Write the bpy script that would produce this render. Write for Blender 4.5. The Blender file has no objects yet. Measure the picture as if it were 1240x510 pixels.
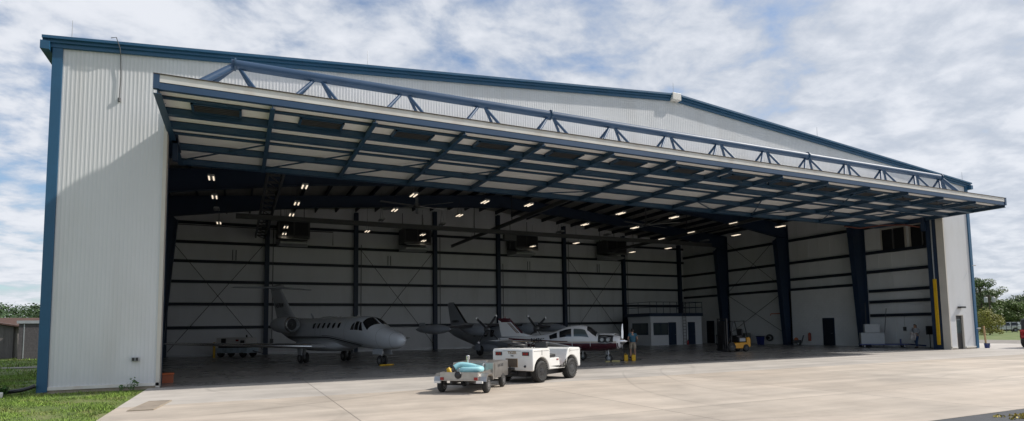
import bpy, math, random
import numpy as np
from mathutils import Vector, Matrix, Euler
R = math.radians
sc = bpy.context.scene
COL = sc.collection

# ------------------------------------------------------------------ helpers
class MB:
    """collects shapes, built as one mesh object"""
    def __init__(s): s.v = []; s.f = []
    def add(s, vs, fs, M=None):
        o = len(s.v)
        if M is not None: vs = [tuple(M @ Vector(p)) for p in vs]
        s.v += [tuple(map(float, p)) for p in vs]; s.f += [tuple(i + o for i in f) for f in fs]; return s
    def box(s, x0, x1, y0, y1, z0, z1, M=None):
        vs = [(x0,y0,z0),(x1,y0,z0),(x1,y1,z0),(x0,y1,z0),(x0,y0,z1),(x1,y0,z1),(x1,y1,z1),(x0,y1,z1)]
        return s.add(vs, [(0,3,2,1),(4,5,6,7),(0,1,5,4),(1,2,6,5),(2,3,7,6),(3,0,4,7)], M)
    def bar(s, a, b, w, h, up=(0,0,1)):
        a = Vector(a); b = Vector(b); d = (b - a); L = d.length; d.normalize()
        u = Vector(up)
        if abs(d.dot(u)) > .99: u = Vector((1,0,0))
        r = d.cross(u).normalized(); u = r.cross(d)
        M = Matrix((( d.x, r.x, u.x, a.x),(d.y, r.y, u.y, a.y),(d.z, r.z, u.z, a.z),(0,0,0,1)))
        return s.box(0, L, -w/2, w/2, -h/2, h/2, M)
    def tube(s, pts, r, n=8, caps=True):
        pts = [Vector(p) for p in pts]; m = len(pts)
        rs = r if isinstance(r, (list, tuple)) else [r]*m
        o = len(s.v); prev = None
        for i, p in enumerate(pts):
            t = (pts[min(i+1, m-1)] - pts[max(i-1, 0)])
            if t.length < 1e-9: t = Vector((0,0,1))
            t.normalize()
            if prev is None:
                u = Vector((0,0,1)) if abs(t.z) < .9 else Vector((1,0,0))
                u = (u - t*u.dot(t)).normalized()
            else:
                u = (prev - t*prev.dot(t)).normalized()
            prev = u; w = t.cross(u)
            for k in range(n):
                a = 2*math.pi*k/n
                q = p + (u*math.cos(a) + w*math.sin(a))*rs[i]; s.v.append(tuple(q))
        for i in range(m-1):
            for k in range(n):
                a = o+i*n+k; b = o+i*n+(k+1) % n
                s.f.append((a, b, b+n, a+n))
        if caps:
            s.f.append(tuple(o+k for k in reversed(range(n)))); s.f.append(tuple(o+(m-1)*n+k for k in range(n)))
        return s
    def lathe(s, prof, n=20, M=None, caps=True):
        """prof: (r, axial) pairs about the local Y axis"""
        o = len(s.v); vs = []; fs = []; m = len(prof)
        for r, y in prof:
            for k in range(n):
                a = 2*math.pi*k/n; vs.append((r*math.cos(a), y, r*math.sin(a)))
        for i in range(m-1):
            for k in range(n):
                a = i*n+k; b = i*n+(k+1) % n; fs.append((a, a+n, b+n, b))
        if caps: fs.append(tuple(range(n))); fs.append(tuple((m-1)*n+k for k in reversed(range(n))))
        return s.add(vs, fs, M)
    def prism(s, poly, y0, y1, M=None):
        """polygon of (x, z), extruded along y"""
        n = len(poly); vs = [(x, y0, z) for x, z in poly] + [(x, y1, z) for x, z in poly]
        fs = [tuple(range(n)), tuple(n+k for k in reversed(range(n)))]
        for k in range(n):
            j = (k+1) % n; fs.append((k, k+n, j+n, j))
        return s.add(vs, fs, M)
    def loft(s, rings, close=True, caps=True, M=None):
        n = len(rings[0]); vs = [p for r in rings for p in r]; fs = []
        for i in range(len(rings)-1):
            for k in range(n if close else n-1):
                a = i*n+k; b = i*n+(k+1) % n; fs.append((a, b, b+n, a+n))
        if caps and close:
            fs.append(tuple(reversed(range(n)))); fs.append(tuple((len(rings)-1)*n+k for k in range(n)))
        return s.add(vs, fs, M)
    def grid(s, fn, nu, nv, M=None):
        vs = [fn(i/nu, j/nv) for i in range(nu+1) for j in range(nv+1)]
        fs = [(i*(nv+1)+j, (i+1)*(nv+1)+j, (i+1)*(nv+1)+j+1, i*(nv+1)+j+1) for i in range(nu) for j in range(nv)]
        return s.add(vs, fs, M)
    def build(s, name, mat, parent=None, smooth=35, bevel=0, fix=True):
        me = bpy.data.meshes.new(name); me.from_pydata(s.v, [], s.f)
        if fix:
            import bmesh
            bm = bmesh.new(); bm.from_mesh(me); bmesh.ops.recalc_face_normals(bm, faces=bm.faces); bm.to_mesh(me); bm.free()
        if smooth:
            me.polygons.foreach_set('use_smooth', [True]*len(me.polygons)); me.set_sharp_from_angle(angle=R(smooth))
        me.materials.append(mat); me.update()
        o = bpy.data.objects.new(name, me); COL.objects.link(o)
        if parent: o.parent = parent
        if bevel:
            b = o.modifiers.new('bevel', 'BEVEL'); b.width = bevel; b.segments = 2; b.limit_method = 'ANGLE'; b.angle_limit = R(40)
        return o

def T(x=0, y=0, z=0, rz=0, rx=0, ry=0, s=1):
    return Matrix.Translation((x, y, z)) @ Euler((rx, ry, rz)).to_matrix().to_4x4() @ Matrix.Scale(s, 4)

def tag(o, label=None, cat=None, group=None, kind=None):
    if label: o['label'] = label
    if cat: o['category'] = cat
    if group: o['group'] = group
    if kind: o['kind'] = kind
    return o

def thing(name, label, cat, loc=(0,0,0), rz=0, group=None, scale=1):
    o = bpy.data.objects.new(name, None); COL.objects.link(o); o.empty_display_size = .3
    o.location = loc; o.rotation_euler = (0, 0, rz); o.scale = (scale,)*3
    return tag(o, label, cat, group)

def kids(o): return [c for c in bpy.data.objects if c.parent == o]
def dup(o, parent=None):
    c = o.copy(); COL.objects.link(c); c.parent = parent
    for ch in kids(o): dup(ch, c)
    return c

# ------------------------------------------------------------------ materials
def mat(name, col, rough=.6, metal=0, var=.12, vscale=3, bump=0, bscale=20, emit=None, spec=.5, stretch=None, dirt=None, coat=0, leaf=False):
    m = bpy.data.materials.new(name); m.use_nodes = True
    nt = m.node_tree; N = nt.nodes; L = nt.links; b = N['Principled BSDF']
    b.inputs['Roughness'].default_value = rough; b.inputs['Metallic'].default_value = metal
    b.inputs['Specular IOR Level'].default_value = spec; b.inputs['Coat Weight'].default_value = coat
    c4 = (*col, 1)
    tc = N.new('ShaderNodeTexCoord'); src = tc.outputs['Object']
    if stretch:
        mp = N.new('ShaderNodeMapping'); mp.inputs['Scale'].default_value = stretch; L.new(src, mp.inputs[0]); src = mp.outputs[0]
    if var:
        nz = N.new('ShaderNodeTexNoise'); nz.inputs['Scale'].default_value = vscale; nz.inputs['Detail'].default_value = 6
        nz.inputs['Roughness'].default_value = .65
        L.new(src, nz.inputs['Vector'])
        mr = N.new('ShaderNodeMapRange'); mr.inputs[1].default_value = .25; mr.inputs[2].default_value = .75
        mr.inputs[3].default_value = 1-var; mr.inputs[4].default_value = 1+var; L.new(nz.outputs['Fac'], mr.inputs[0])
        mx = N.new('ShaderNodeMix'); mx.data_type = 'RGBA'; mx.blend_type = 'MULTIPLY'; mx.inputs[0].default_value = 1
        mx.inputs[6].default_value = c4; L.new(mr.outputs[0], mx.inputs[7]); last = mx.outputs[2]
        if leaf:
            ge = N.new('ShaderNodeNewGeometry'); m2 = N.new('ShaderNodeMapRange'); m2.inputs[3].default_value = .55; m2.inputs[4].default_value = 1.5
            L.new(ge.outputs['Random Per Island'], m2.inputs[0])
            mx2 = N.new('ShaderNodeMix'); mx2.data_type = 'RGBA'; mx2.blend_type = 'MULTIPLY'; mx2.inputs[0].default_value = 1
            L.new(last, mx2.inputs[6]); L.new(m2.outputs[0], mx2.inputs[7]); last = mx2.outputs[2]
        if dirt:
            n2 = N.new('ShaderNodeTexNoise'); n2.inputs['Scale'].default_value = dirt[1]; n2.inputs['Detail'].default_value = 8; L.new(src, n2.inputs['Vector'])
            r2 = N.new('ShaderNodeMapRange'); r2.inputs[1].default_value = .5; r2.inputs[2].default_value = .75; r2.inputs[4].default_value = dirt[2]
            L.new(n2.outputs['Fac'], r2.inputs[0])
            mx3 = N.new('ShaderNodeMix'); mx3.data_type = 'RGBA'; L.new(r2.outputs[0], mx3.inputs[0]); L.new(last, mx3.inputs[6]); mx3.inputs[7].default_value = (*dirt[0], 1)
            last = mx3.outputs[2]
        L.new(last, b.inputs['Base Color'])
        rr = N.new('ShaderNodeMapRange'); rr.inputs[3].default_value = max(0, rough-.1); rr.inputs[4].default_value = min(1, rough+.1)
        L.new(nz.outputs['Fac'], rr.inputs[0]); L.new(rr.outputs[0], b.inputs['Roughness'])
    else:
        b.inputs['Base Color'].default_value = c4
    if bump:
        nb = N.new('ShaderNodeTexNoise'); nb.inputs['Scale'].default_value = bscale; nb.inputs['Detail'].default_value = 5; L.new(src, nb.inputs['Vector'])
        bp = N.new('ShaderNodeBump'); bp.inputs['Strength'].default_value = bump; bp.inputs['Distance'].default_value = .02
        L.new(nb.outputs['Fac'], bp.inputs['Height']); L.new(bp.outputs[0], b.inputs['Normal'])
    if emit:
        b.inputs['Emission Color'].default_value = (*emit[0], 1); b.inputs['Emission Strength'].default_value = emit[1]
    return m

M_wall   = mat('ribbed_wall_paint', (.60,.605,.615), .45, var=.05, vscale=.7, stretch=(1,1,.25), dirt=((.46,.44,.41),.9,.35))
M_gable  = M_wall
M_liner  = mat('liner_panel_white', (.72,.735,.75), .6, var=.07, vscale=.5, stretch=(1,1,.3), dirt=((.50,.49,.47),.6,.4))
M_block  = mat('painted_block', (.74,.74,.74), .7, var=.06, vscale=1.0, bump=.25, bscale=5)
def brick_bump(m, rot):
    nt = m.node_tree; N = nt.nodes; L = nt.links; b = N['Principled BSDF']; tc = N.new('ShaderNodeTexCoord'); sp = N.new('ShaderNodeSeparateXYZ'); cb = N.new('ShaderNodeCombineXYZ')
    L.new(tc.outputs['Object'], sp.inputs[0]); L.new(sp.outputs[1], cb.inputs[0]); L.new(sp.outputs[2], cb.inputs[1])
    br = N.new('ShaderNodeTexBrick'); br.inputs['Scale'].default_value = 1; br.inputs['Mortar Size'].default_value = .006; br.inputs['Brick Width'].default_value = .4; br.inputs['Row Height'].default_value = .2
    L.new(cb.outputs[0], br.inputs['Vector']); bp = N.new('ShaderNodeBump'); bp.inputs['Strength'].default_value = .8; bp.inputs['Distance'].default_value = .012; bp.invert = True
    L.new(br.outputs['Fac'], bp.inputs['Height']); L.new(bp.outputs[0], b.inputs['Normal'])
brick_bump(M_block, 0)
M_insul  = mat('roof_insulation', (.34,.33,.31), .6, var=.1, vscale=1)
M_trim   = mat('blue_trim_paint', (.016,.085,.17), .45, var=.1, vscale=1.2)
M_blue   = mat('blue_steel_paint', (.018,.056,.11), .45, var=.12, vscale=1.5, dirt=((.05,.085,.14),1.3,.6))
M_tubeb  = mat('blue_truss_paint', (.024,.062,.128), .5, var=.12, vscale=1.2)
M_navy   = mat('navy_steel_paint', (.012,.028,.062), .5, var=.15, vscale=1)
M_navy2  = mat('navy_girt_paint', (.008,.014,.026), .55, var=.15, vscale=1)
M_clad   = mat('door_cladding', (.84,.84,.83), .5, var=.05, vscale=.8, dirt=((.52,.46,.38),.8,.3))
M_edge   = mat('white_edge_flashing', (.66,.64,.60), .45, var=.06, vscale=2, dirt=((.40,.27,.16),1.6,.28))
M_rust   = mat('brown_drip_edge', (.06,.045,.035), .7)
M_jamb   = mat('tan_jamb_flashing', (.54,.51,.46), .5, var=.08, vscale=1)
M_found  = mat('foundation_concrete', (.33,.28,.22), .85, var=.2, vscale=4, bump=.4)
M_dark   = mat('dark_void', (.012,.013,.016), .6, var=.1)
M_black  = mat('black_rubber', (.018,.018,.018), .75, var=.25, vscale=8, dirt=((.09,.085,.075),5,.5))
M_blackm = mat('black_metal', (.02,.02,.022), .45, var=.15)
M_steel  = mat('grey_steel', (.30,.30,.31), .38, metal=.8, var=.12, vscale=4)
M_stain  = mat('stainless_steel', (.42,.40,.38), .36, metal=.85, var=.14, vscale=5, dirt=((.30,.27,.23),4,.5))
M_galv   = mat('galvanized_steel', (.42,.43,.44), .45, metal=.6, var=.1, vscale=3)
M_white  = mat('white_paint', (.66,.655,.64), .35, var=.05, vscale=2, coat=.2, dirt=((.42,.39,.34),2.2,.35))
M_tug    = mat('tug_white_paint', (.74,.735,.71), .38, var=.05, vscale=1.5, coat=.15, dirt=((.46,.42,.36),2.0,.30))
M_whiteg = mat('grey_white_paint', (.42,.42,.42), .5, var=.1, vscale=2)
M_jet    = mat('jet_white_paint', (.50,.53,.57), .14, var=.03, vscale=1, coat=.35)
M_turbo  = mat('grey_aircraft_paint', (.36,.385,.43), .32, var=.04, vscale=1, coat=.3)
M_turbod = mat('dark_deice_boot', (.03,.03,.034), .6)
M_pipw   = mat('piper_white_paint', (.60,.60,.61), .25, var=.03, vscale=1, coat=.35)
M_maroon = mat('maroon_paint', (.055,.006,.014), .25, var=.1, coat=.4)
M_gold   = mat('gold_stripe', (.30,.19,.09), .4)
M_glass  = mat('dark_window_glass', (.010,.012,.015), .08, var=0, spec=.6)
M_glassl = mat('tinted_window_glass', (.06,.08,.085), .08, var=0, spec=.6)
M_polish = mat('polished_aluminium', (.72,.72,.72), .18, metal=1, var=.05)
M_yellow = mat('yellow_paint', (.62,.38,.012), .45, var=.1, vscale=3, dirt=((.25,.16,.03),4,.3))
M_fork   = mat('forklift_yellow', (.62,.29,.015), .4, var=.12, vscale=3)
M_jug    = mat('yellow_plastic', (.68,.40,.01), .4)
M_red    = mat('red_paint', (.42,.015,.02), .3, var=.06, coat=.5)
M_redl   = mat('red_lamp_lens', (.25,.012,.012), .2)
M_orange = mat('orange_paint', (.45,.10,.02), .5)
M_hose   = mat('pale_blue_hose', (.33,.62,.66), .45, var=.08, vscale=12)
M_blueb  = mat('blue_plastic', (.02,.035,.16), .4)
M_bluec  = mat('pale_blue_paint', (.42,.52,.60), .45, var=.2, vscale=4, dirt=((.18,.22,.26),3,.6))
M_wood   = mat('wood_handle', (.42,.27,.13), .6, var=.2, vscale=4)
M_skin   = mat('skin', (.42,.24,.16), .5, var=.06)
M_hair   = mat('dark_hair', (.018,.013,.011), .6)
M_teal   = mat('teal_shirt', (.035,.12,.18), .8, var=.15, vscale=8, bump=.3)
M_khaki  = mat('khaki_cloth', (.33,.28,.21), .85, var=.15, vscale=8, bump=.3)
M_greyc  = mat('pale_grey_cloth', (.33,.35,.38), .85, var=.12, vscale=8, bump=.3)
M_jeans  = mat('blue_denim', (.025,.065,.16), .85, var=.2, vscale=10, bump=.3)
M_cloth  = mat('white_cloth', (.55,.50,.49), .85, var=.15, vscale=8, bump=.3)
M_bark   = mat('bark', (.09,.07,.055), .9, var=.3, vscale=3, bump=.6, bscale=8)
M_leaf1  = mat('leaf_green', (.11,.155,.035), .6, var=.35, vscale=.35, leaf=True)
M_leaf2  = mat('leaf_dark_green', (.078,.122,.034), .6, var=.35, vscale=.25, leaf=True)
M_leaf3  = mat('leaf_yellow_green', (.25,.24,.04), .6, var=.35, vscale=.6, leaf=True)
M_wood2  = mat('far_wood_leaves', (.030,.062,.018), .7, var=.4, vscale=.03, leaf=True)
M_grassb = mat('grass_blade', (.15,.235,.035), .7, var=.5, vscale=.7, leaf=True, dirt=((.27,.22,.10),.9,.8))
M_weed   = mat('weed_leaf', (.05,.12,.02), .6, var=.3, leaf=True)
M_shedw  = mat('weathered_planks', (.15,.137,.132), .85, var=.3, vscale=1.5, stretch=(3,3,.3), bump=.4)
M_shedr  = mat('brown_shingles', (.085,.05,.04), .9, var=.3, vscale=3, bump=.5)
M_shedg  = mat('pebbledash_grey', (.085,.078,.083), .9, var=.35, vscale=7, bump=.6)
M_asph   = mat('asphalt', (.065,.068,.075), .85, var=.25, vscale=2.5, bump=.5, bscale=60)
M_gravel = mat('gravel_grey', (.22,.20,.18), .9, var=.35, vscale=1.5, bump=.6, bscale=30)
M_tube_l = mat('lit_lamp_tube', (.9,.85,.75), .4, var=0, emit=((1,.84,.64), .85))
M_tube_o = mat('unlit_lamp_tube', (.16,.16,.16), .4, var=0)
M_lampl  = mat('clear_lamp_lens', (.6,.6,.58), .15, var=0)
M_carsil = mat('silver_car_paint', (.40,.41,.42), .3, metal=.4, coat=.5)
M_cardk  = mat('dark_car_paint', (.035,.04,.05), .3, coat=.5)
M_roofgr = mat('grey_shop_roof', (.22,.24,.27), .6)
M_drk2   = mat('dark_grey_paint', (.055,.057,.06), .5, var=.15)
M_machine= mat('machine_white', (.36,.375,.39), .5, var=.08)
M_cable  = mat('grey_cable', (.10,.10,.105), .6)

def concrete_mat(name, base, warm, joint_x, joint_y, jx0, jy0, rough, streak=.12, stain=.25, tracks=0):
    m = bpy.data.materials.new(name); m.use_nodes = True; nt = m.node_tree; N = nt.nodes; L = nt.links; b = N['Principled BSDF']
    tc = N.new('ShaderNodeTexCoord'); P = tc.outputs['Object']
    def noise(scale, det=8, vec=P, ro=.6):
        n = N.new('ShaderNodeTexNoise'); n.inputs['Scale'].default_value = scale; n.inputs['Detail'].default_value = det; n.inputs['Roughness'].default_value = ro
        L.new(vec, n.inputs['Vector']); return n.outputs['Fac']
    def mr(x, a, b_, c, d):
        n = N.new('ShaderNodeMapRange'); L.new(x, n.inputs[0])
        for i, v in enumerate((a, b_, c, d)): n.inputs[i+1].default_value = v
        return n.outputs[0]
    def mix(f, a, c, mode='MIX'):
        n = N.new('ShaderNodeMix'); n.data_type = 'RGBA'; n.blend_type = mode
        for k, v in ((0, f), (6, a), (7, c)):
            if isinstance(v, (int, float)): n.inputs[k].default_value = v
            elif isinstance(v, tuple): n.inputs[k].default_value = (*v, 1)
            else: L.new(v, n.inputs[k])
        return n.outputs[2]
    def math_(op, a, c):
        n = N.new('ShaderNodeMath'); n.operation = op
        for k, v in enumerate((a, c)):
            if isinstance(v, (int, float)): n.inputs[k].default_value = v
            else: L.new(v, n.inputs[k])
        return n.outputs[0]
    c = mix(mr(noise(.12, 5), .35, .65, 0, 1), base, warm)
    c = mix(1.0, c, mr(noise(.6), .25, .75, 1-streak, 1+streak), 'MULTIPLY')
    mp = N.new('ShaderNodeMapping'); mp.inputs['Rotation'].default_value = (0, 0, R(32)); mp.inputs['Scale'].default_value = (.06, 1.1, 1); L.new(P, mp.inputs[0])
    c = mix(1.0, c, mr(noise(1.1, 7, mp.outputs[0]), .25, .75, 1-streak, 1+streak), 'MULTIPLY')
    mp2 = N.new('ShaderNodeMapping'); mp2.inputs['Rotation'].default_value = (0, 0, R(-14)); mp2.inputs['Scale'].default_value = (.05, .8, 1); L.new(P, mp2.inputs[0])
    c = mix(1.0, c, mr(noise(.9, 7, mp2.outputs[0]), .3, .75, 1+streak*.5, 1-streak*.7), 'MULTIPLY')
    c = mix(mr(noise(.35, 9, P, .7), .58, .75, 0, stain), c, tuple(x*.55 for x in base))
    c = mix(mr(noise(9, 4), .62, .72, 0, .18), c, tuple(x*.5 for x in base))
    if tracks:      # rubber tracks: long faint curves, broken up by wear
        for sc_, off, th in ((.035, (11, 4, 0), .030), (.05, (-7, 31, 0), .022), (.028, (40, -12, 0), .018)):
            mpt = N.new('ShaderNodeMapping'); mpt.inputs['Location'].default_value = off; L.new(P, mpt.inputs[0])
            f = noise(sc_, 1, mpt.outputs[0], .3)
            d = math_('ABSOLUTE', math_('SUBTRACT', f, .5), 0.0); d2 = math_('ABSOLUTE', math_('SUBTRACT', f, .545), 0.0)
            k = math_('MAXIMUM', mr(d, .0, th*.10, 1, 0), mr(d2, .0, th*.10, 1, 0))
            k = math_('MULTIPLY', k, mr(noise(.16, 4, mpt.outputs[0]), .42, .62, 0, .34))
            c = mix(k, c, tuple(x*.42 for x in base))
        c = mix(mr(noise(1.7, 3, P, .5), .70, .78, 0, .45), c, tuple(x*.45 for x in base))
    sx = N.new('ShaderNodeSeparateXYZ'); L.new(P, sx.inputs[0])
    def line(comp, o, step, w):
        t = math_('FRACT', math_('DIVIDE', math_('SUBTRACT', comp, o-step*.5), step), 0.0)
        d = math_('ABSOLUTE', math_('SUBTRACT', t, .5), 0.0)
        return math_('LESS_THAN', d, w/step)
    j = math_('MAXIMUM', line(sx.outputs[0], jx0, joint_x, .014), line(sx.outputs[1], jy0, joint_y, .014))
    c = mix(math_('MULTIPLY', j, .7), c, tuple(x*.3 for x in base))
    # each pour of slabs has its own slight tone
    wn = N.new('ShaderNodeTexWhiteNoise'); wn.noise_dimensions = '2D'
    cb = N.new('ShaderNodeCombineXYZ')
    L.new(math_('FLOOR', math_('DIVIDE', math_('SUBTRACT', sx.outputs[0], jx0), joint_x), 0.0), cb.inputs[0])
    L.new(math_('FLOOR', math_('DIVIDE', math_('SUBTRACT', sx.outputs[1], jy0), joint_y), 0.0), cb.inputs[1]); L.new(cb.outputs[0], wn.inputs['Vector'])
    c = mix(1.0, c, mr(wn.outputs['Value'], 0, 1, .93, 1.06), 'MULTIPLY')
    L.new(c, b.inputs['Base Color'])
    L.new(mr(noise(.5, 6), .3, .7, rough-.08, rough+.1), b.inputs['Roughness'])
    bp = N.new('ShaderNodeBump'); bp.inputs['Strength'].default_value = .12; bp.inputs['Distance'].default_value = .01
    L.new(noise(40, 4), bp.inputs['Height']); L.new(bp.outputs[0], b.inputs['Normal'])
    return m
M_apron1 = concrete_mat('apron_strip_concrete', (.42,.39,.36), (.445,.41,.37), 6.1, 11.2, 1.7, -5.6, .75, .17, .4, 1)
M_apron2 = concrete_mat('apron_concrete', (.425,.375,.32), (.475,.405,.335), 6.1, 7.0, 1.7, -5.6, .75, .19, .45, 1)
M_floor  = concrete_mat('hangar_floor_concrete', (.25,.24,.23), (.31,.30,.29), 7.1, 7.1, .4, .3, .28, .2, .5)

def terrain_mat():
    m = mat('grass_ground', (.10,.145,.026), .9, var=.45, vscale=.8, bump=.6, bscale=12, dirt=((.19,.155,.085),.8,.9)); return m
M_ground = terrain_mat()

# ------------------------------------------------------------------ camera, light, sky
cam = bpy.data.cameras.new('camera'); co = bpy.data.objects.new('camera', cam); COL.objects.link(co); sc.camera = co
cam.sensor_width = 36; cam.lens = 710.509/1240*36; cam.shift_y = (341.97-255)/1240; cam.clip_end = 5000; cam.clip_start = .1
yw, pt, rl = R(25.0756), R(4.4914), R(-.8255)
fw = Vector((math.sin(yw)*math.cos(pt), math.cos(yw)*math.cos(pt), math.sin(pt)))
rt = Vector((math.cos(yw), -math.sin(yw), 0)); up = rt.cross(fw)
r2 = rt*math.cos(rl) + up*math.sin(rl); u2 = up*math.cos(rl) - rt*math.sin(rl)
co.matrix_world = Matrix(((r2.x,u2.x,-fw.x,5.534),(r2.y,u2.y,-fw.y,-22.851),(r2.z,u2.z,-fw.z,1.8),(0,0,0,1)))
sc.render.resolution_x = 1024; sc.render.resolution_y = 421

SUN = Vector((3.1,-.88,3.0)).normalized()
sl = bpy.data.lights.new('sun', 'SUN'); sl.energy = 3.5; sl.angle = R(1.3); sl.color = (1,.945,.87)
so = bpy.data.objects.new('sun', sl); COL.objects.link(so); so.rotation_euler = (-SUN).to_track_quat('-Z', 'Y').to_euler(); so.location = (60,-40,60)
w = bpy.data.worlds.new('World'); sc.world = w; w.use_nodes = True
N = w.node_tree.nodes; L = w.node_tree.links; bg = N['Background']; bg.inputs[1].default_value = .1
sky = N.new('ShaderNodeTexSky'); sky.sky_type = 'NISHITA'; sky.sun_disc = False
sky.sun_elevation = math.asin(SUN.z); sky.sun_rotation = math.atan2(SUN.x, SUN.y); sky.air_density = 1.1; sky.dust_density = .6; sky.ozone_density = 2.2
tc = N.new('ShaderNodeTexCoord'); sep = N.new('ShaderNodeSeparateXYZ'); L.new(tc.outputs['Generated'], sep.inputs[0])
def wm(op, a, b=None, clamp=False):
    n = N.new('ShaderNodeMath'); n.operation = op; n.use_clamp = clamp
    for k, v in enumerate((a, b)):
        if v is None: continue
        if isinstance(v, (int, float)): n.inputs[k].default_value = v
        else: L.new(v, n.inputs[k])
    return n.outputs[0]
zz = wm('ADD', wm('MAXIMUM', sep.outputs[2], 0.0), .22)
cb = N.new('ShaderNodeCombineXYZ'); L.new(wm('DIVIDE', sep.outputs[0], zz), cb.inputs[0]); L.new(wm('DIVIDE', sep.outputs[1], zz), cb.inputs[1])
def wnoise(scale, det, rough, dist=0, off=(0,0,0), rot=0, sca=(1,1,1)):
    mp = N.new('ShaderNodeMapping'); mp.inputs['Location'].default_value = off; mp.inputs['Rotation'].default_value = (0,0,rot); mp.inputs['Scale'].default_value = sca
    L.new(cb.outputs[0], mp.inputs[0])
    n = N.new('ShaderNodeTexNoise'); n.inputs['Scale'].default_value = scale; n.inputs['Detail'].default_value = det; n.inputs['Roughness'].default_value = rough; n.inputs['Distortion'].default_value = dist
    L.new(mp.outputs[0], n.inputs['Vector']); return n.outputs['Fac']
def wmr(x, a, b, c, d, smooth=True):
    n = N.new('ShaderNodeMapRange'); n.interpolation_type = 'SMOOTHSTEP' if smooth else 'LINEAR'; L.new(x, n.inputs[0])
    for i, v in enumerate((a, b, c, d)): n.inputs[i+1].default_value = v
    return n.outputs[0]
CLD = dict(big=(2.0,3.1,0), lo=.34, hi=.525)
big = wnoise(.9, 4, .5, .2, CLD['big'])
med = wnoise(5.0, 6, .55, .25, (5.2,1.7,0), R(35), (1,1.2,1))
fine = wnoise(13, 6, .6, .15, (1.1,7.3,0))
den = wm('ADD', wm('ADD', wm('MULTIPLY', big, .40), wm('MULTIPLY', med, .46)), wm('MULTIPLY', fine, .14))
# more cloud towards the right of the sky than towards the left
azr = wm('ADD', wm('MULTIPLY', sep.outputs[0], .10), -.002)
den = wm('ADD', den, azr)
cover = wmr(den, CLD['lo'], CLD['hi'], .05, .97)
shade = wmr(wm('ADD', wm('ADD', wm('MULTIPLY', med, .5), wm('MULTIPLY', big, .3)), wm('MULTIPLY', fine, .2)), .40, .60, 0, 1)
ccol = N.new('ShaderNodeMix'); ccol.data_type = 'RGBA'; L.new(shade, ccol.inputs[0]); ccol.inputs[6].default_value = (4.3,4.7,5.4,1); ccol.inputs[7].default_value = (6.5,6.7,7.15,1)
skm = N.new('ShaderNodeMix'); skm.data_type = 'RGBA'; skm.blend_type = 'MULTIPLY'; skm.inputs[0].default_value = 1; L.new(sky.outputs[0], skm.inputs[6]); skm.inputs[7].default_value = (.84,.97,1.08,1)
fin = N.new('ShaderNodeMix'); fin.data_type = 'RGBA'; L.new(cover, fin.inputs[0]); L.new(skm.outputs[2], fin.inputs[6]); L.new(ccol.outputs[2], fin.inputs[7])
L.new(fin.outputs[2], bg.inputs[0])
vs = sc.view_settings; vs.view_transform = 'Standard'; vs.look = 'None'; vs.gamma = 1; vs.exposure = .36; vs.use_curve_mapping = False

# ------------------------------------------------------------------ dimensions of the hangar
W, HE, HR, XL, XR, D = 50.94, 11.12, 13.29, 3.21, 47.84, 28.54
def roof(x): return HE + (HR-HE)*(1 - abs(x-W/2)/(W/2))
ZB = .15            # wall bottom above grade

# ------------------------------------------------------------------ ground
def sheet(name, poly, z, m):
    b = MB(); b.add([(x, y, z) for x, y in poly], [tuple(range(len(poly)))]); return tag(b.build(name, m, smooth=0, fix=False), kind='structure')
def terr():
    b = MB(); n = 90; xs = [-900 + 20*i for i in range(n+1)]
    xs = sorted(set([-1500,-700,-400,-250] + list(range(-180,260,10)) + [300,400,600,900,1500])); ys = sorted(set([-1500,-600,-300,-150] + list(range(-80,260,10)) + [300,360,420,500,600,800,1000,1500]))
    vs = []
    for x in xs:
        for y in ys:
            vs.append((x, y, -.03))
    ny = len(ys); fs = [(i*ny+j, (i+1)*ny+j, (i+1)*ny+j+1, i*ny+j+1) for i in range(len(xs)-1) for j in range(ny-1)]
    b.add(vs, fs); return tag(b.build('ground', M_ground, fix=False), kind='structure')
terr()
sheet('apron_strip', [(2.9,-5.6),(62,-5.6),(62,0),(2.9,0)], .004, M_apron1)
sheet('apron', [(2.9,-16.2),(62,-16.2),(62,-5.6),(2.9,-5.6)], .004, M_apron2)
sheet('apron_side', [(51.2,0),(62,0),(62,30),(51.2,30)], .004, M_apron1)
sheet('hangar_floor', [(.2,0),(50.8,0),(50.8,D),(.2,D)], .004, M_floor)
sheet('asphalt_road', [(-60,-60),(140,-60),(140,-16.2),(2.9,-16.2),(2.9,-30),(-60,-30)], .0, M_asph)
sheet('gravel_strip', [(62,-16.2),(73,-16.2),(73,60),(62,60)], .0, M_gravel)
sheet('parking_lot', [(104,44),(190,44),(190,100),(104,100)], .0, M_gravel)
sheet('path', [(-60,18),(0,18.2),(0,19.9),(-60,20.5)], .0, M_gravel)

# hill to the left, covered with wood
hb = MB()
def hillz(a, d):
    t = max(0, min(1, (d-210)/150)); t = t*t*(3-2*t)
    return t*(9.2 + 2.2*math.sin(a*9) + 1.5*math.sin(a*23+1))
def hillp(u, v):
    a = R(-62 + 66*u); d = 200 + 330*v
    return (5.5+math.sin(a)*d, -22.8+math.cos(a)*d, hillz(a, d) - .1)
hb.grid(hillp, 60, 14); tag(hb.build('hill', M_ground, fix=False), kind='structure')

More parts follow.
